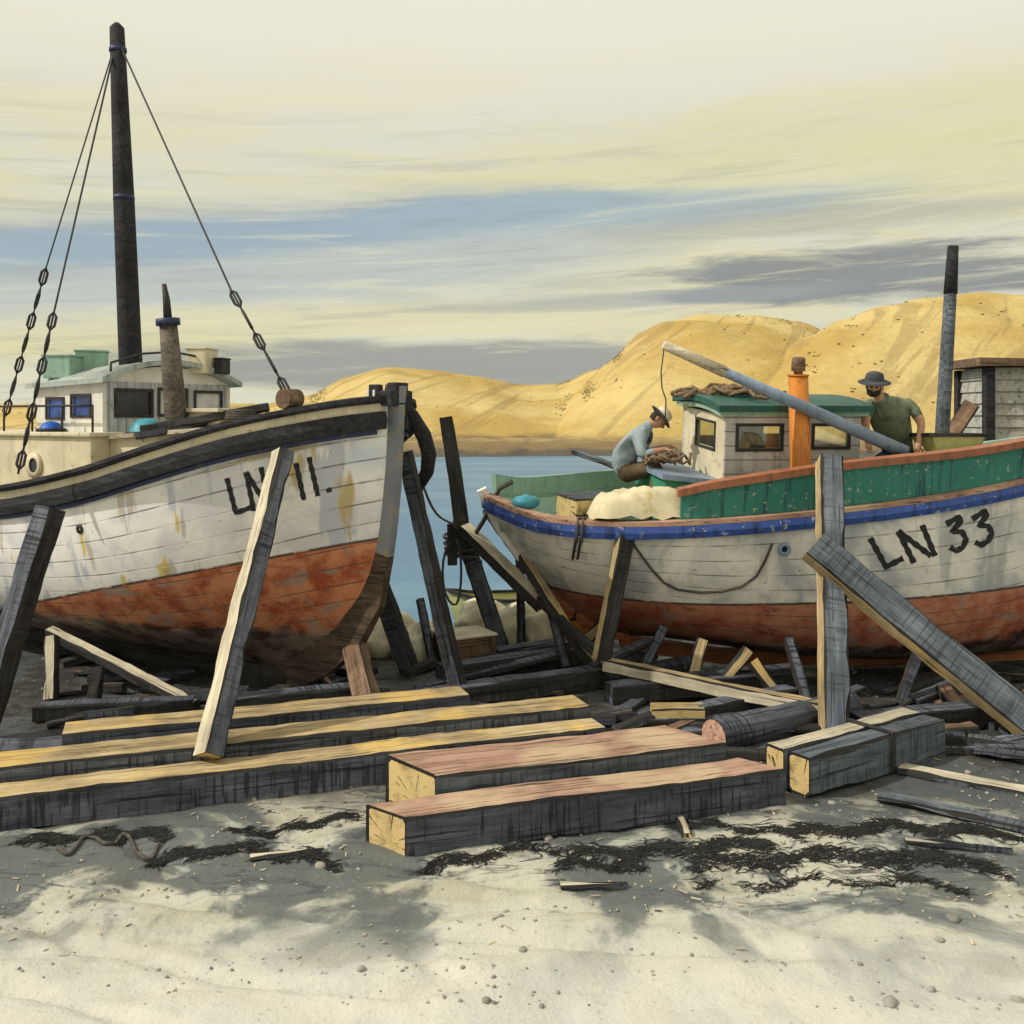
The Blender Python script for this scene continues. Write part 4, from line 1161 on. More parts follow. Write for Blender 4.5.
# ---------------------------------------------------------------- mooring pile and leaning spars between the boats
e = empty('mooring_pile', Matrix.Translation(at(500, 640, 13.2)), 'tall leaning black mooring pile with a yellow edge between the two boats', 'pile')
def T(px, py, Y): return at(px, py, Y) - at(500, 640, 13.2)
o = timber('lower_pile', T(503, 652, 13.2), T(458, 520, 13.2), .27, .22, ('w_side', 'w_top', 'w_dark', 'w_edge'), up=(-1, -.05, 0), parent=e)
o = timber('upper_pile', T(464, 545, 13.0), T(446, 417, 13.0), .27, .2, ('w_dark', 'w_top', 'w_sawn', 'w_edge'), up=(-1, -.08, 0), parent=e, taper=.85)
b = MB()
for k in range(5):
    c = T(459 + k * .8, 536 + k * 5, 13.1); r = .2
    b.tube([c + Vector((r * math.cos(a), r * math.sin(a), .03 * math.sin(a + k))) for a in [2 * math.pi * q / 14 for q in range(14)]], .022, 6, closed=True)
b.build('rope_lashing', M['rope'], e)
b = MB(); c = T(455, 572, 12.85)
b.tube([c + Vector((.16 * math.cos(a) * (1 if math.cos(a) < 0 else .5), .02 * math.sin(a), .42 * math.sin(a))) for a in [2 * math.pi * q / 18 for q in range(18)]], .016, 6, closed=True)
b.build('hanging_loop', M['rope'], e)
o = timber('hanging_fender', T(452, 524, 12.9), T(453, 565, 12.9), .12, .1, ('w_dark', 'w_dark', 'w_dark', 'w_edge'), parent=e, up=(0, -1, 0))
sp = tag(timber('spar', at(464, 528, 12.8), at(543, 606, 12.15), .2, .14, ('w_dark', 'w_cream', 'w_sawn', 'w_edge'), up=(.7, -.8, .7)), 'thick dark spar sloping from the leaning pile towards the stern of LN 33', 'spar')
tag(timber('spar', at(488, 508, 12.6), at(606, 672, 11.3), .13, .12, ('w_dark', 'w_top', 'w_sawn', 'w_edge'), up=(.6, -.8, .6), warp=.09), 'long dark spar with pale face ending at the stern prop of LN 33', 'spar')
tag(timber('spar', at(540, 600, 12.0), at(603, 660, 11.1), .1, .1, ('w_dark', 'w_dark', 'w_sawn', 'w_edge'), up=(.6, -.8, .6)), 'short black spar under the red stern of LN 33 beside the long one', 'spar')
for (a, c, lab) in (((521, 652, 13.0), (519, 540, 13.3), 'thin upright stake left of the dinghy behind the leaning spars'), ((487, 640, 13.7), (478, 560, 13.9), 'thin stake close behind the leaning black pile')):
    tag(timber('stake', at(*a), at(*c), .11, .11, ('w_dark', 'w_side', 'w_dark', 'w_edge'), up=(0, -1, 0)), lab, 'stake')
a0, a1 = at(424, 488, 10.6), at(459, 534, 13.1)
b = MB(); b.tube([a0.lerp(a1, k / 10) - Vector((0, 0, .22 * math.sin(math.pi * k / 10))) + Vector((0, 0, .30 * math.sin(math.pi * k / 10) * (k / 10))) for k in range(11)], .014, 6)
tag(b.build('mooring_line', M['rope']), 'thin dark mooring line from the bow of LN 11 to the leaning pile', 'rope')
pth = [(462, 541, 13.0), (474, 536, 12.8), (484, 520, 12.4), (490, 506, 12.1), (500, 488, 11.9), (512, 482, 11.8)]
b = MB(); b.tube([at(*q) for q in pth], .03, 7)
tag(b.build('stern_rope', M['rope']), 'thick dark stern rope from the leaning pile over the pointed stern of LN 33', 'rope')

# ---------------------------------------------------------------- foreground baulks
def baulk(fl, fr, w, h, mats, label, z0=0.0, back=0.0, grp='timber baulks on the slip', **k):
    """fl, fr: ground points of the lower front edge; the timber lies behind that edge"""
    fl, fr = Vector(fl), Vector(fr); d = (fr - fl).normalized(); nb = Vector((-d.y, d.x, 0)).normalized()
    if nb.y < 0: nb = -nb
    o_ = nb * (w / 2 + back) + Vector((0, 0, h / 2 + z0))
    return tag(timber('baulk', fl + o_, fr + o_, w, h, mats, **k), label, 'timber', grp)
fl, fr = gp(-70, 842), gp(606, 757)
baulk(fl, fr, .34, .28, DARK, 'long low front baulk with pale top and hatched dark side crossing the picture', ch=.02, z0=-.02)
baulk(fl, fr + (fl - fr).normalized() * .0, .42, .38, ('w_side', 'w_top', 'w_sawn', 'w_edge'), 'long taller baulk lying close behind the low front one, its top pale', back=.345, ch=.02, z0=-.02)
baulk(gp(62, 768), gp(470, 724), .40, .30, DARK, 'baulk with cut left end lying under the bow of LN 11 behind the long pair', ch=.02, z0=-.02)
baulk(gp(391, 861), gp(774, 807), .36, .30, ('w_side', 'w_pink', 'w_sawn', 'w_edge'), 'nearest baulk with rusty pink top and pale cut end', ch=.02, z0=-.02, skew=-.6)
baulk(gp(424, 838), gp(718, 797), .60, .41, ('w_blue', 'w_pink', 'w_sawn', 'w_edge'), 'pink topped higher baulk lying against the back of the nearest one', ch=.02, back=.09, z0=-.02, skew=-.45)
fl, fr = gp(811, 800), gp(946, 757)
baulk(fl, fr, .22, .33, ('w_blue', 'w_blue', 'w_sawn', 'w_edge'), 'short thick dark baulk with a yellow notched end and an iron strap at the right', ch=.015, grp='strapped baulks')
baulk(fl - (fr - fl) * .02, fr, .20, .34, ('w_side', 'w_cream', 'w_sawn', 'w_edge'), 'short baulk with pale top strapped behind the thick dark one', back=.235, ch=.015, grp='strapped baulks')
d = (fr - fl).normalized(); nb = Vector((-d.y, d.x, 0)); c = fl.lerp(fr, .56)
b = MB(); b.prism([c - nb * .012 + Vector((0, 0, .0)), c - nb * .012 + Vector((0, 0, .352)), c + nb * .45 + Vector((0, 0, .352)), c + nb * .45 + Vector((0, 0, .345)), c - nb * .004 + Vector((0, 0, .345)), c - nb * .004], d * .06)
tag(b.build('iron_strap', M['iron']), 'black iron strap bent round the short thick baulk at the right', 'strap')
baulk(gp(652, 727), gp(705, 728), .25, .17, ('w_sawn', 'w_top', 'w_sawn', 'w_edge'), 'small yellow offcut block lying right of the long pair of baulks', grp='offcuts on the slip')
baulk(gp(700, 727), gp(800, 706), .22, .18, ('w_dark', 'w_side', 'w_sawn', 'w_edge'), 'dark hatched baulk behind the small yellow block', grp='offcuts on the slip')
# round logs
def log(p0, p1, r, label, endm='w_cream'):
    p0, p1 = Vector(p0), Vector(p1); L = (p1 - p0).length; x = (p1 - p0).normalized(); z = Vector((0, 0, 1)); z = (z - x * z.dot(x)).normalized(); y = z.cross(x)
    m = Matrix((x, y, z)).transposed().to_4x4(); m.translation = p0
    e = empty('log', m, label, 'log', 'logs on the slip')
    b = MB(); rows = []
    for i in range(13):
        rows.append([(L * i / 12, r * (1 + .08 * noise.noise((i * .4, math.cos(a) * 2, math.sin(a) * 2 + r * 90))) * math.cos(a), r * (1 + .08 * noise.noise((i * .4, math.cos(a) * 2 + 4, math.sin(a) * 2))) * math.sin(a)) for a in [2 * math.pi * k / 18 for k in range(19)]])
    b.grid(rows); b.build('bark', M['w_side'], e)
    for X, s_ in ((0, -1), (L, 1)):
        b = MB(); b.tube([(X - .004 * s_, 0, 0), (X + .006 * s_, 0, 0)], r * .97, 18); b.build('cut_end', M[endm], e)
log(gp(714, 748, .0) + Vector((0, 0, .10)), gp(850, 716) + Vector((0, 0, .10)), .16, 'round log with a pinkish cut end left of the strapped baulks', 'w_pink')
log(gp(566, 690) + Vector((0, 0, .09)), gp(690, 672) + Vector((0, 0, .09)), .10, 'dark round log with a bright yellow cut end near the cradle rail', 'w_sawn')
log(gp(22, 768) + Vector((-.5, 0, .1)), gp(66, 764) + Vector((0, 0, .1)), .14, 'short pale log end at the left edge beside the baulks', 'w_cream')
# dark stacked sleepers under and behind the boats
for (a, c, w_, h_, z0, lab) in [((425, 716), (600, 689), .26, .22, 0, 'dark sleeper nearest behind the long baulks between the boats'), ((440, 690), (585, 668), .26, .24, .0, 'dark sleeper in the middle of the stack between the boats'),
        ((496, 668), (596, 654), .26, .20, .0, 'dark sleeper highest at the back of the stack between the boats'), ((210, 722), (360, 706), .24, .2, 0, 'dark sleeper below the keel of LN 11'), ((610, 706), (760, 694), .24, .2, 0, 'dark sleeper in the shade below the cradle rail'),
        ((30, 724), (190, 716), .22, .16, 0, 'worn sleeper at the left under the belly of LN 11'), ((860, 740), (1040, 724), .26, .2, 0, 'dark sleeper behind the strapped baulks at the right')]:
    tag(timber('sleeper', gp(*a) + Vector((0, w_ / 2, h_ / 2 + z0)), gp(*c) + Vector((0, w_ / 2, h_ / 2 + z0)), w_, h_, ('w_dark', 'w_side', 'w_side', 'w_edge')), lab, 'sleeper', 'dark sleepers in the slip')
# loose boards at the lower right, a peg in the sand
for (a, c, w_, mt, lab) in [((900, 772), (1060, 800), .2, 'w_cream', 'pale flat board lying in the mud at the lower right'), ((880, 800), (1050, 838), .16, 'w_blue', 'grey blue flat board nearest the lower right corner'), ((930, 748), (1060, 760), .18, 'w_side', 'grey flat board right of the iron strap')]:
    tag(timber('board', gp(*a) + Vector((0, 0, .03)), gp(*c) + Vector((0, 0, .03)), w_, .05, ('w_side', mt, 'w_sawn', 'w_edge')), lab, 'board', 'loose boards')
tag(timber('peg', gp(688, 838), gp(674, 806), .07, .06, ('w_dark', 'w_cream', 'w_sawn', 'w_edge'), up=(0, -.3, 1)), 'short pale peg lying on the sand behind the nearest baulk end', 'peg')
for (a, c, w_, h_, lab) in [((416, 690, 11.0), (556, 655, 11.6), .2, .06, 'dark plank laid across the sleepers between the boats nearest LN 11'), ((452, 662, 11.9), (600, 640, 12.6), .18, .06, 'dark plank at the back of the sleepers nearest the dinghy'),
        ((548, 690, 10.9), (652, 640, 11.7), .16, .07, 'grey plank sloping up under the stern of LN 33'), ((640, 684, 10.7), (800, 668, 11.3), .2, .1, 'dark plank lying under the red bottom of LN 33'), ((395, 712, 10.2), (452, 668, 11.8), .14, .08, 'dark plank running back from the brown prop towards the box')]:
    tag(timber('plank', at(*a), at(*c), w_, h_, ('w_dark', 'w_side', 'w_side', 'w_edge')), lab, 'plank', 'planks between the boats')
for (a, c, lab) in [((566, 668, 11.5), (540, 560, 12.4), 'thin black prop slanting under the pointed stern of LN 33'), ((640, 676, 11.1), (664, 628, 11.3), 'black strut under LN 33 just right of the stern prop'), ((806, 700, 10.3), (790, 640, 10.95), 'black strut under LN 33 just left of the grey post'), ((900, 706, 10.5), (922, 640, 10.9), 'black strut under LN 33 behind the slate blue brace'), ((434, 668, 12.0), (420, 600, 12.6), 'thin black post in front of the cream rocks')]:
    prop(at(*a), at(*c), .11, .1, ('w_dark', 'w_side', 'w_dark', 'w_edge'), lab, 'strut')
# a frayed rope end and some splinters of timber on the near sand
pts = []
for k in range(40):
    p = gp(58 + k * 2.6, 846 + 7 * math.sin(k * .42) + 5 * math.sin(k * .19 + 1)); pts.append((p.x, p.y, gz(p.x, p.y) + .014))
b = MB(); b.tube(pts, .014, 7)
tag(b.build('rope', M['rope']), 'frayed dark rope lying on the sand before the long front baulk', 'rope')
for (px, py, a, L, lab) in ((250, 858, .3, .5, 'weathered splinter of board on the sand left of the nearest baulk'), (905, 846, -.2, .7, 'weathered splinter of board among the weed at the lower right'), (560, 884, .15, .45, 'weathered splinter of board on the sand in front of the nearest baulk')):
    p = gp(px, py); q = p + Vector((math.cos(a) * L, math.sin(a) * L, 0))
    tag(timber('board', (p.x, p.y, gz(p.x, p.y) + .015), (q.x, q.y, gz(q.x, q.y) + .02), .08, .03, ('w_side', 'w_cream', 'w_side', 'w_edge'), taper=.4), lab, 'board')
# scattered offcuts in the mud (countable, small)
for k in range(130):
    px, py = rnd.uniform(20, 1010), rnd.uniform(655, 735)
    if k % 4 == 0: px, py = rnd.uniform(600, 1000), rnd.uniform(690, 760)
    p = gp(px, py); a = rnd.gauss(.1, .5); L = rnd.uniform(.25, 1.2)
    q = p + Vector((math.cos(a), math.sin(a), 0)) * L; zz = gz(p.x, p.y) + .03
    tag(timber('offcut', (p.x, p.y, zz), (q.x, q.y, zz + rnd.uniform(-.01, .08)), rnd.uniform(.06, .2), rnd.uniform(.03, .11), (rnd.choice(['w_dark', 'w_side', 'w_dark']), rnd.choice(['w_side', 'w_dark', 'w_brown', 'w_dark']), 'w_side', 'w_edge')),
        'dark offcut of timber lying in the mud beneath the boats', 'offcut', 'offcuts in the mud')

# ---------------------------------------------------------------- rocks, crate and dinghy on the shore
def rock(c, s, mat, label, grp, seed):
    bm = bmesh.new(); bmesh.ops.create_icosphere(bm, subdivisions=4, radius=1)
    for v in bm.verts:
        d = v.co.normalized()
        k = 1 + .22 * noise.noise(d * 1.3 + Vector((seed, 0, 0))) + .10 * noise.noise(d * 3.1 + Vector((0, seed, 0)))
        q = d * k
        for pl in range(4):
            nrm = Vector((math.sin(seed * 3 + pl * 2.1), math.cos(seed * 5 + pl * 1.7), math.sin(pl * 1.3 + seed))).normalized()
            t = q.dot(nrm) - .74
            if t > 0: q -= nrm * t * .85
        v.co = Vector((q.x * s[0], q.y * s[1], q.z * s[2]))
    for f in bm.faces: f.smooth = True
    me = bpy.data.meshes.new('rock'); bm.to_mesh(me); bm.free(); me.materials.append(M[mat])
    return tag(link('rock', me, mat4=Matrix.Translation(c)), label, 'rock', grp)
rock(at(385, 640, 12.9), (.46, .38, .42), 'stone', 'large cream rock at the waterline beside the stem of LN 11', 'cream rocks', 1.3)
rock(at(425, 650, 12.6), (.40, .34, .36), 'stone', 'rounded cream rock left of the brown box on the shore', 'cream rocks', 4.1)
rock(at(520, 630, 13.6), (.50, .36, .36), 'stone', 'low cream rock right of the leaning pile', 'cream rocks', 7.7)
rock(at(484, 622, 14.0), (.42, .36, .34), 'stone', 'cream rock behind the brown box on the shore', 'cream rocks', 9.2)
rock(at(553, 632, 13.2), (.40, .30, .30), 'stone', 'flat cream rock under the long spar near LN 33', 'cream rocks', 12.6)
c = at(464, 652, 12.2)
e = empty('wooden_box', Matrix.Translation(c) @ Matrix.Rotation(.5, 4, 'Z'), 'brown wooden box with pale lid on the shore between pile and props', 'box')
b = MB(); b.box((0, 0, 0), (.60, .5, .46), bev=.012)
for k in (-1, 1):
    b.box((k * .27, 0, 0), (.06, .53, .40), bev=.006)
b.build('box_body', M['w_brown'], e)
b = MB(); b.box((0, 0, .235), (.64, .56, .03), bev=.008); b.build('lid', M['w_cream'], e)
# dinghy afloat
D = Matrix.Translation((at(448, 606, 16.4).x, 16.2, WATER - .06)) @ Matrix.Rotation(R(12), 4, 'Z')
e = empty('dinghy', D, 'small yellow green dinghy floating on the blue water between the boats', 'boat')
HD = Hull(1.9, 1, [(0, .72), (.6, .60), (1.9, .58)], [(0, .03), (.25, .22), (.7, .4), (1.3, .44), (1.9, .36)], [(0, 0), (2, 0)], [(0, .25), (.4, .1), (1, 0)], [(0, .1), (.6, .6), (1.9, .9)], 2.5, .9)
o = HD.build(M['ygreen'], e, 24, 12)
b = MB(); HD.band(b, -1, 0, 1.88, [(-.03, -.01), (.03, -.02), (.03, .03), (-.03, .03)]); HD.band(b, 1, 0, 1.88, [(-.03, -.01), (.03, -.02), (.03, .03), (-.03, .03)]); b.build('gunwale', M['w_dark'], e)
b = MB()
for x in (.75, 1.35): b.box((x, 0, .40), (.2, .74, .03), bev=.005)
b.build('thwart', M['w_cream'], e)
HD.deck('floor', .2, 1.85, lambda t: -.32, M['w_side'], e, .08, 10)
tag(rock(at(540, 588, 17.2) , (.32, .4, .16), 'tealb', 'dark teal cover humped at the end of the dinghy by LN 33', None, 3.3), cat='cover')
# shingle on the slip
rs = random.Random(3); bm = bmesh.new()
ico = bmesh.new(); bmesh.ops.create_icosphere(ico, subdivisions=2, radius=1); iv = [v.co.copy() for v in ico.verts]; ifc = [[v.index for v in f.verts] for f in ico.faces]; ico.free()
verts, faces = [], []
for k in range(2600):
    y = 5.1 + 8.5 * rs.random() ** 1.3; x = rs.uniform(-.56, .56) * y
    if noise.noise((x * .9, y * 1.3, 8)) < -.02 and rs.random() < .85: continue
    r = rs.uniform(.004, .013) * (1 + (rs.random() < .05) * 2.0)
    z = gz(x, y); a_ = rs.uniform(0, 6.28); sx_, sy_, sz_ = rs.uniform(.8, 1.5), rs.uniform(.7, 1.1), rs.uniform(.45, .8); o_ = len(verts); sd_ = rs.uniform(0, 99)
    for q in iv:
        kk = 1 + .28 * noise.noise(q * 1.5 + Vector((sd_, 0, 0)))
        X, Y = q.x * sx_ * kk, q.y * sy_ * kk
        verts.append((x + r * (X * math.cos(a_) - Y * math.sin(a_)), y + r * (X * math.sin(a_) + Y * math.cos(a_)), z + r * (q.z * kk + .25) * sz_))
    faces += [[o_ + i for i in f] for f in ifc]
me = bpy.data.meshes.new('shingle'); me.from_pydata(verts, [], faces); bm.free(); me.polygons.foreach_set('use_smooth', [True] * len(faces)); me.materials.append(M['gstone'])
tag(link('shingle', me), 'small stones and shell strewn over the sand', 'shingle', kind='stuff')

# chips of wood and wrack of dry weed strewn over the near sand
rs = random.Random(21); b = MB()
for k in range(420):
    y = rs.uniform(5.6, 9.2); x = rs.uniform(-.54, .54) * y
    if noise.noise((x * .8 + 4, y * .9, 1)) < -.1: continue
    b.box((x, y, gz(x, y) + .006), (rs.uniform(.01, .07), rs.uniform(.004, .014), rs.uniform(.003, .007)), rot=Matrix.Rotation(rs.uniform(0, 3.1), 4, 'Z') @ Matrix.Rotation(rs.uniform(-.2, .2), 4, 'Y'))
tag(b.build('wood_chips', M['w_cream'], weld=False), 'splinters and chips of wood strewn over the sand', 'wood chips', kind='stuff')
b = MB()
def wrack(p0, p1, bow, n_, spread):
    p0, p1 = gp(*p0), gp(*p1)
    for k in range(int(n_ * 2.2)):
        t = rs.random(); t2 = t + rs.uniform(-.03, .03)
        c = p0.lerp(p1, t); c.y += bow * math.sin(math.pi * t) + rs.gauss(0, spread) + .06 * math.sin(t * 17); 
        a = rs.gauss(math.atan2(p1.y - p0.y + bow * math.pi * math.cos(math.pi * t), p1.x - p0.x), .5); L = rs.uniform(.04, .2)
        pts = []
        for q in range(5):
            s_ = (q / 4 - .5) * L
            x = c.x + s_ * math.cos(a) + .02 * math.sin(q * 2 + k); y = c.y + s_ * math.sin(a) + .02 * math.cos(q * 1.7 + k)
            pts.append((x, y, gz(x, y) + .002 + .009 * abs(math.sin(q + k))))
        b.tube(pts, [.0015, .003, .004, .003, .001], 5)
for args in (((20, 848), (170, 838), .1, 130, .04), ((150, 862), (340, 868), .22, 170, .035), ((230, 836), (360, 818), -.05, 80, .03), ((420, 872), (640, 858), .2, 150, .04), ((560, 872), (770, 846), .12, 200, .05),
             ((690, 866), (1000, 868), .15, 260, .06), ((790, 836), (1020, 838), .1, 220, .05), ((640, 820), (800, 838), .05, 90, .04), ((700, 884), (960, 886), .1, 60, .03)): wrack(*args)
tag(b.build('weed', M['bung'], weld=False), 'dark dry weed lying in wavering lines on the sand', 'seaweed', kind='stuff')
# ---------------------------------------------------------------- people
def skin_mesh(chains, levels=2):
    """chains: list of (points, radii, tag); points joined where they coincide; returns mesh data + nearest tag lookup"""
    vs, rad, ed, seg = [], [], [], []
    def vid(p, r):
        p = Vector(p)
        for i, q in enumerate(vs):
            if (q - p).length < 1e-4: return i
        vs.append(p); rad.append(r); return len(vs) - 1
    for pts, rr, tg in chains:
        ids = [vid(p, r) for p, r in zip(pts, rr)]
        for a, c in zip(ids, ids[1:]): ed.append((a, c)); q = lambda r: r[0] if isinstance(r, tuple) else r; seg.append((vs[a], vs[c], tg, (q(rad[a]) + q(rad[c])) / 2))
    me = bpy.data.meshes.new('tmp'); me.from_pydata(vs, ed, [])
    o = bpy.data.objects.new('tmp', me); COL.objects.link(o)
    md = o.modifiers.new('skin', 'SKIN'); md.use_smooth_shade = True
    for i, sv in enumerate(me.skin_vertices[0].data):
        sv.radius = rad[i] if isinstance(rad[i], tuple) else (rad[i], rad[i])
        sv.use_root = (i == 0)
    sb = o.modifiers.new('sub', 'SUBSURF'); sb.levels = levels; sb.render_levels = levels
    dg = bpy.context.evaluated_depsgraph_get()
    ev = bpy.data.meshes.new_from_object(o.evaluated_get(dg))
    bpy.data.objects.remove(o); bpy.data.meshes.remove(me)
    return ev, seg
def seg_tag(seg, p):
    best, bt = 1e9, None
    for a, c, tg, r in seg:
        d = c - a; t = max(0, min(1, (p - a).dot(d) / max(d.length_squared, 1e-9)))
        rr = r[0] if isinstance(r, tuple) else r
        q = (p - (a + d * t)).length - rr * .6
        if q < best: best, bt = q, tg
    return bt
def hand(wrist, fwd, palm_n, sc=1.0, thumb=1):
    """palm and five bent fingers as skin chains"""
    w = Vector(wrist); f = Vector(fwd).normalized(); n = Vector(palm_n); n = (n - f * n.dot(f)).normalized(); s = f.cross(n)
    ch = []
    pc = w + f * .05 * sc; ch.append(([w, pc], [.026 * sc, .032 * sc], 'skin'))
    for k, L in enumerate((.072, .08, .076, .06)):
        o = s * (k - 1.5) * .021 * sc
        a = pc + f * .035 * sc + o; b_ = a + (f * .8 + n * .35) * L * .5 * sc; c = b_ + (f * .45 + n * .8) * L * .45 * sc
        ch.append(([pc, a, b_, c], [.032 * sc, .0115 * sc, .0095 * sc, .008 * sc], 'skin'))
    a = w + f * .03 * sc - s * .035 * sc * thumb; b_ = a + (f * .6 - s * .6 * thumb + n * .3) * .035 * sc; c = b_ + (f * .8 + n * .4) * .03 * sc
    ch.append(([w, a, b_, c], [.026 * sc, .013 * sc, .0115 * sc, .009 * sc], 'skin'))
    return ch
def head_mesh(c, fwd, up, h=.235):
    """head with brow, eye sockets, nose, lips, chin and ears; h = chin to crown"""
    f = Vector(fwd).normalized(); u = Vector(up); u = (u - f * u.dot(f)).normalized(); s = u.cross(f)
    bm = bmesh.new(); bmesh.ops.create_uvsphere(bm, u_segments=36, v_segments=28, radius=1)
    for v in bm.verts:
        x, y, z = v.co            # y forward, z up
        X, Y, Z = x * .33 * h, y * .42 * h, z * .5 * h
        low = max(0, -z)
        X *= 1 - .30 * low ** 1.4
        if y < 0: Y *= 1 - .25 * low
        if z < -.2 and y > 0: Y += .03 * h * low
        g = lambda x0, z0, sx_, sz_: math.exp(-((x - x0) / sx_) ** 2 - ((z - z0) / sz_) ** 2)
        if y > 0:
            Y += h * (.15 * g(0, -.16, .13, .16) + .075 * g(0, .04, .10, .2) + .03 * g(0, .22, .5, .1) + .035 * g(0, -.45, .2, .06) + .03 * g(0, -.58, .2, .06) + .05 * g(0, -.88, .3, .14))
            Y -= h * (.05 * g(.33, .02, .17, .12) + .05 * g(-.33, .02, .17, .12) + .012 * g(0, -.51, .25, .025))
        v.co = c + s * X + f * Y + u * Z
    for sd in (-1, 1):
        r = bmesh.ops.create_uvsphere(bm, u_segments=12, v_segments=8, radius=1)
        for v in r['verts']:
            x, y, z = v.co
            v.co = c + s * (sd * .33 * h + x * .03 * h * 1.4 + sd * .01) + f * (y * .085 * h - .04 * h) + u * (z * .14 * h - .02 * h)
    for fc in bm.faces: fc.smooth = True
    eyes = []
    for sd in (-1, 1): eyes.append(c + s * sd * .12 * h + f * .355 * h + u * .01 * h)
    return bm, eyes, (f, u, s)
def person(label, world, chains, mats, headc, fwd, up, extra):
    e = empty('person', Matrix.Translation(world), label, 'person', 'men working on LN 33')
    me, seg = skin_mesh(chains)
    names = list(mats)
    bm = bmesh.new(); bm.from_mesh(me)
    for fc in bm.faces: fc.material_index = names.index(seg_tag(seg, fc.calc_center_median())); fc.smooth = True
    bm.normal_update()
    for v in bm.verts:      # folds in the cloth
        if not v.link_faces: continue
        t_ = names[v.link_faces[0].material_index]
        if t_ in ('shirt', 'trousers'):
            q = v.co
            f_ = 1 - abs(noise.noise((q.x * 6 + q.z * 5, q.y * 6, q.z * 9)))
            v.co += v.normal * (.02 * (f_ - .75) + .008 * noise.noise(q * 22))
    hb, eyes, axes = head_mesh(Vector(headc), fwd, up)
    hm = bpy.data.meshes.new('h'); 
    for fc in hb.faces: fc.material_index = names.index('skin')
    for ey in eyes:
        r = bmesh.ops.create_uvsphere(hb, u_segments=10, v_segments=8, radius=.013)
        for v in r['verts']: v.co += ey
        for fc in {q for v in r['verts'] for q in v.link_faces}: fc.material_index = names.index('dark'); fc.smooth = True
    hb.to_mesh(hm); hb.free(); bm.from_mesh(hm)
    out = bpy.data.meshes.new('body'); bm.to_mesh(out); bm.free()
    for k in names: out.materials.append(mats[k])
    link('body', out, e)
    extra(e, Vector(headc), *axes)
    return e
def hat(parent, c, f, u, s, mat_crown, mat_brim, r=.105, brim=.17, tilt=0.0):
    ax = Matrix((s, f, u)).transposed().to_4x4(); ax.translation = Vector((0, 0, 0))
    b = MB(); b.lathe([(r * 1.02, 0), (r * 1.0, .05), (r * .88, .095), (r * .5, .115), (.0, .105)], c + u * .055, 26, axis=ax @ Matrix.Rotation(tilt, 4, 'X'))
    b.build('hat_crown', mat_crown, parent)
    b = MB()
    b.lathe([(r * .95, .006), (r * 1.3, -.004), (brim, -.022), (brim + .005, -.016), (r * 1.3, .006), (r * .95, .016)], c + u * .062, 30, axis=ax @ Matrix.Rotation(tilt, 4, 'X'))
    b.build('hat_brim', mat_brim, parent)
# man standing forward, bent over the rail (origin between his feet; x right, y away from the camera)
fp = Vector(at(888, 470, 12.45)); fp.z = 2.02
def rel(px, py, Y): return at(px, py, Y) - fp
pel = rel(900, 452, 12.6); chest = rel(888, 416, 12.2); wst = rel(895, 436, 12.42)
nk = rel(881, 401, 12.05); nk2 = rel(877, 394.5, 11.95); hd = rel(874, 386, 11.86)
lsh, rsh = rel(868, 402, 12.14), rel(910, 402, 12.2)
lel, rel_ = rel(865, 424, 12.03), rel(922, 424, 12.1)
lwr, rwr = rel(869, 443, 11.98), rel(918, 444, 11.98)
ch = [([pel, wst, chest, nk], [.19, .19, .23, .1], 'shirt'), ([nk, nk2, rel(881, 385, 12.05)], [.06, .06, .055], 'skin'),
      ([chest, lsh.lerp(chest, .25), lsh.lerp(lel, .12), lsh.lerp(lel, .6)], [.195, .105, .09, .074], 'shirt'), ([lsh.lerp(lel, .6), lel, lwr], [.06, .052, .034], 'skin'),
      ([chest, rsh.lerp(chest, .25), rsh.lerp(rel_, .12), rsh.lerp(rel_, .6)], [.195, .105, .09, .074], 'shirt'), ([rsh.lerp(rel_, .6), rel_, rwr], [.06, .052, .034], 'skin'),
      ]
for sd in (-1, 1):
    hip = pel + Vector((sd * .10, .0, -.06)); kn = Vector((sd * .14, -.02, .46)); an = Vector((sd * .13, .03, .08)); toe = an + Vector((sd * .03, -.17, -.045))
    ch += [([pel, hip, kn, an], [.17, .12, .08, .055], 'trousers'), ([an, toe], [.05, .04], 'boot')]
ch += hand(lwr, (.02, -.2, -1), (.3, -.9, 0), 1.0, -1) + hand(rwr, (-.1, -.2, -1), (-.3, -.9, 0), 1.0, 1)
def ex(e, c, f, u, s):
    hat(e, c + f * .0, f, u, s, M['hatd'], M['hatd'], .108, .185)
    b = MB(); rows = []
    for i in range(9):
        a = -1.25 + 2.5 * i / 8
        rows.append([c + s * math.sin(a) * rr * .8 + f * math.cos(a) * rr - u * zz for rr, zz in ((.085, .015), (.106, .05), (.100, .09), (.06, .122))])
    b.grid(rows); b.build('beard', M['hair'], e)
    b = MB(); b.lathe([(.075, -.06), (.092, -.03), (.096, .04), (.08, .075)], c - f * .012, 20, axis=Matrix((s, f, u)).transposed().to_4x4())
    hb = b.build('hair', M['hair'], e)
    for p in hb.data.polygons: pass
    # cut the hair cap away from the face
    bm = bmesh.new(); bm.from_mesh(hb.data)
    bmesh.ops.delete(bm, geom=[q for q in bm.faces if (q.calc_center_median() - c).dot(f) > -.015], context='FACES'); bm.to_mesh(hb.data); bm.free()
    b = MB(); b.tube([nk + Vector((.0, -.01, .075)) + Vector((.07 * math.cos(a), .065 * math.sin(a), .015 * math.sin(a))) for a in [2 * math.pi * k / 16 for k in range(16)]], .02, 8, closed=True)
    b.build('collar', M['shirtg'], e)
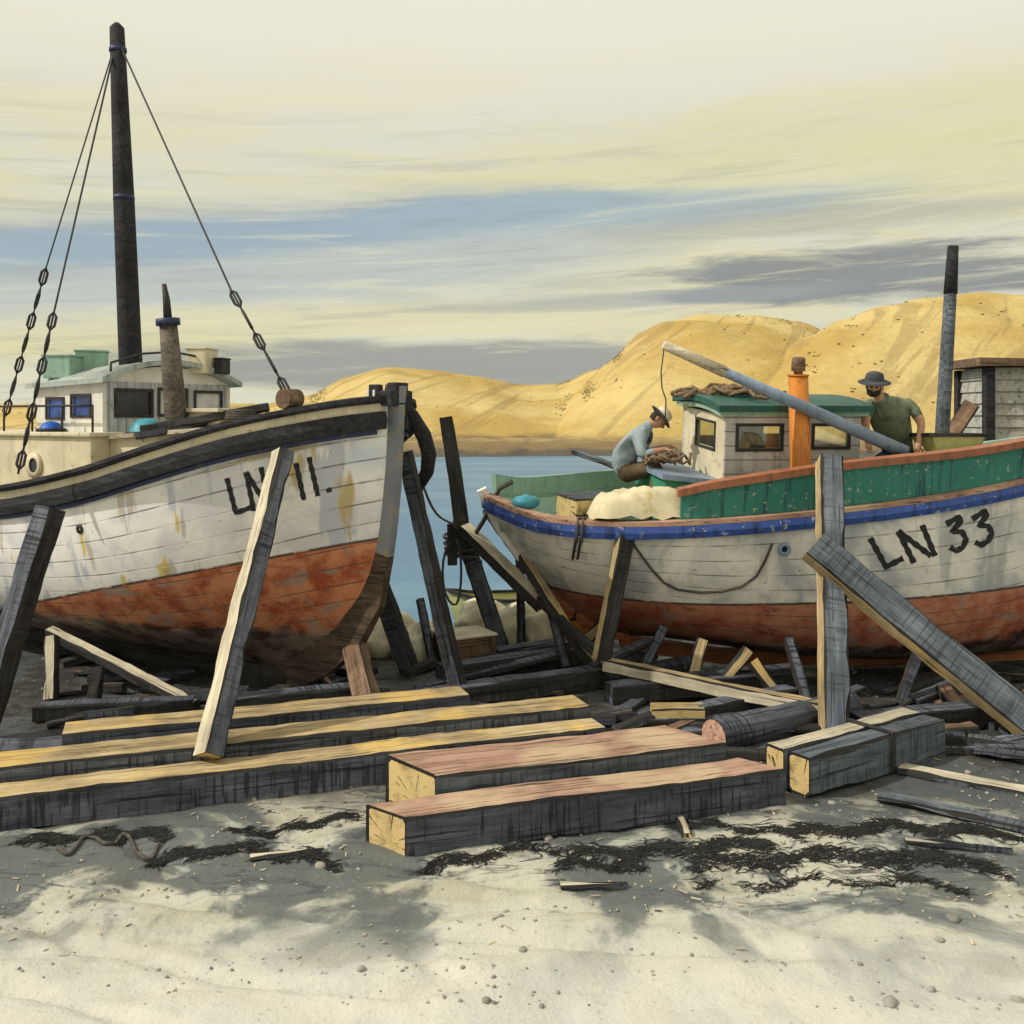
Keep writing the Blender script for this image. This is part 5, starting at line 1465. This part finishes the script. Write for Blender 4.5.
person('man in olive shirt and dark brimmed hat bending over the rail of LN 33', fp, ch, {'shirt': M['shirtg'], 'skin': M['skin'], 'trousers': M['trn'], 'boot': M['boot'], 'dark': M['hair']}, hd, (-.35, -1, -.28), (0, -.2, 1), ex)
# man crouching in the well, seen from the side, facing right
fp = Vector(at(650, 496, 12.55)); fp.z = 1.60
pel = rel(625, 470, 12.6); wst = rel(619, 454, 12.6); chest = rel(631, 436, 12.58); nk = rel(646, 428, 12.56); nk2 = rel(651, 424, 12.55); hd = rel(658, 419, 12.54)
nsh, fsh = rel(640, 436, 12.38), rel(643, 434, 12.74)
nel, fel = rel(641, 456, 12.28), rel(646, 453, 12.76)
nwr, fwr = rel(664, 449, 12.34), rel(668, 446, 12.66)
ch = [([pel, wst, chest, nk], [.18, .195, .205, .09], 'shirt'), ([nk, nk2, rel(654, 422, 12.54)], [.062, .058, .055], 'skin'),
      ([chest, nsh, nsh.lerp(nel, .5), nel, nel.lerp(nwr, .4)], [.2, .105, .085, .072, .058], 'shirt'), ([nel.lerp(nwr, .4), nwr], [.042, .03], 'skin'),
      ([chest, fsh, fsh.lerp(fel, .5), fel, fel.lerp(fwr, .4)], [.2, .105, .085, .072, .058], 'shirt'), ([fel.lerp(fwr, .4), fwr], [.042, .03], 'skin')]
for sd, dy in ((-1, -.16), (1, .16)):
    hip = pel + Vector((.03, dy * .6, -.04)); kn = rel(660, 466, 12.55 + dy * 1.3); an = Vector((-.08, dy * 1.3, .09)); toe = an + Vector((.18, 0, -.045))
    ch += [([pel, hip, kn, an], [.165, .125, .088, .056], 'trousers'), ([an, toe], [.05, .04], 'boot')]
ch += hand(nwr, (1, .1, -.2), (.1, 0, -1), 1.0, 1) + hand(fwr, (1, -.1, -.2), (.1, 0, -1), 1.0, -1)
def ex2(e, c, f, u, s):
    hat(e, c, f, u, s, M['hatc'], M['hatd'], .108, .175)
    b = MB(); b.lathe([(.07, -.07), (.092, -.03), (.096, .04), (.08, .075)], c - f * .012, 20, axis=Matrix((s, f, u)).transposed().to_4x4())
    hb = b.build('hair', M['hair'], e)
    bm = bmesh.new(); bm.from_mesh(hb.data)
    bmesh.ops.delete(bm, geom=[q for q in bm.faces if (q.calc_center_median() - c).dot(f) > -.015], context='FACES'); bm.to_mesh(hb.data); bm.free()
person('man in blue grey shirt crouching over his work in the stern of LN 33', fp, ch, {'shirt': M['shirtb'], 'skin': M['skin'], 'trousers': M['trb'], 'boot': M['boot'], 'dark': M['hair']}, hd, (.6, -.15, -.8), (.8, 0, .6), ex2)
# net he is mending, on his knees
b = MB()
for k in range(16):
    cx, cy = rnd.gauss(0, .09), rnd.gauss(0, .09); r0 = rnd.uniform(.06, .15); a = rnd.uniform(0, 6.3)
    b.tube([(cx + r0 * math.cos(a + q * .8), cy + r0 * math.sin(a + q * .8), .03 * math.sin(q * 1.9 + k) + rnd.uniform(0, .08)) for q in range(7)], .018, 6)
tag(b.build('fishing_net', M['net'], mat4=Matrix.Translation(at(668, 462, 12.25))), 'brown and green fishing net in the hands of the crouching man', 'net')
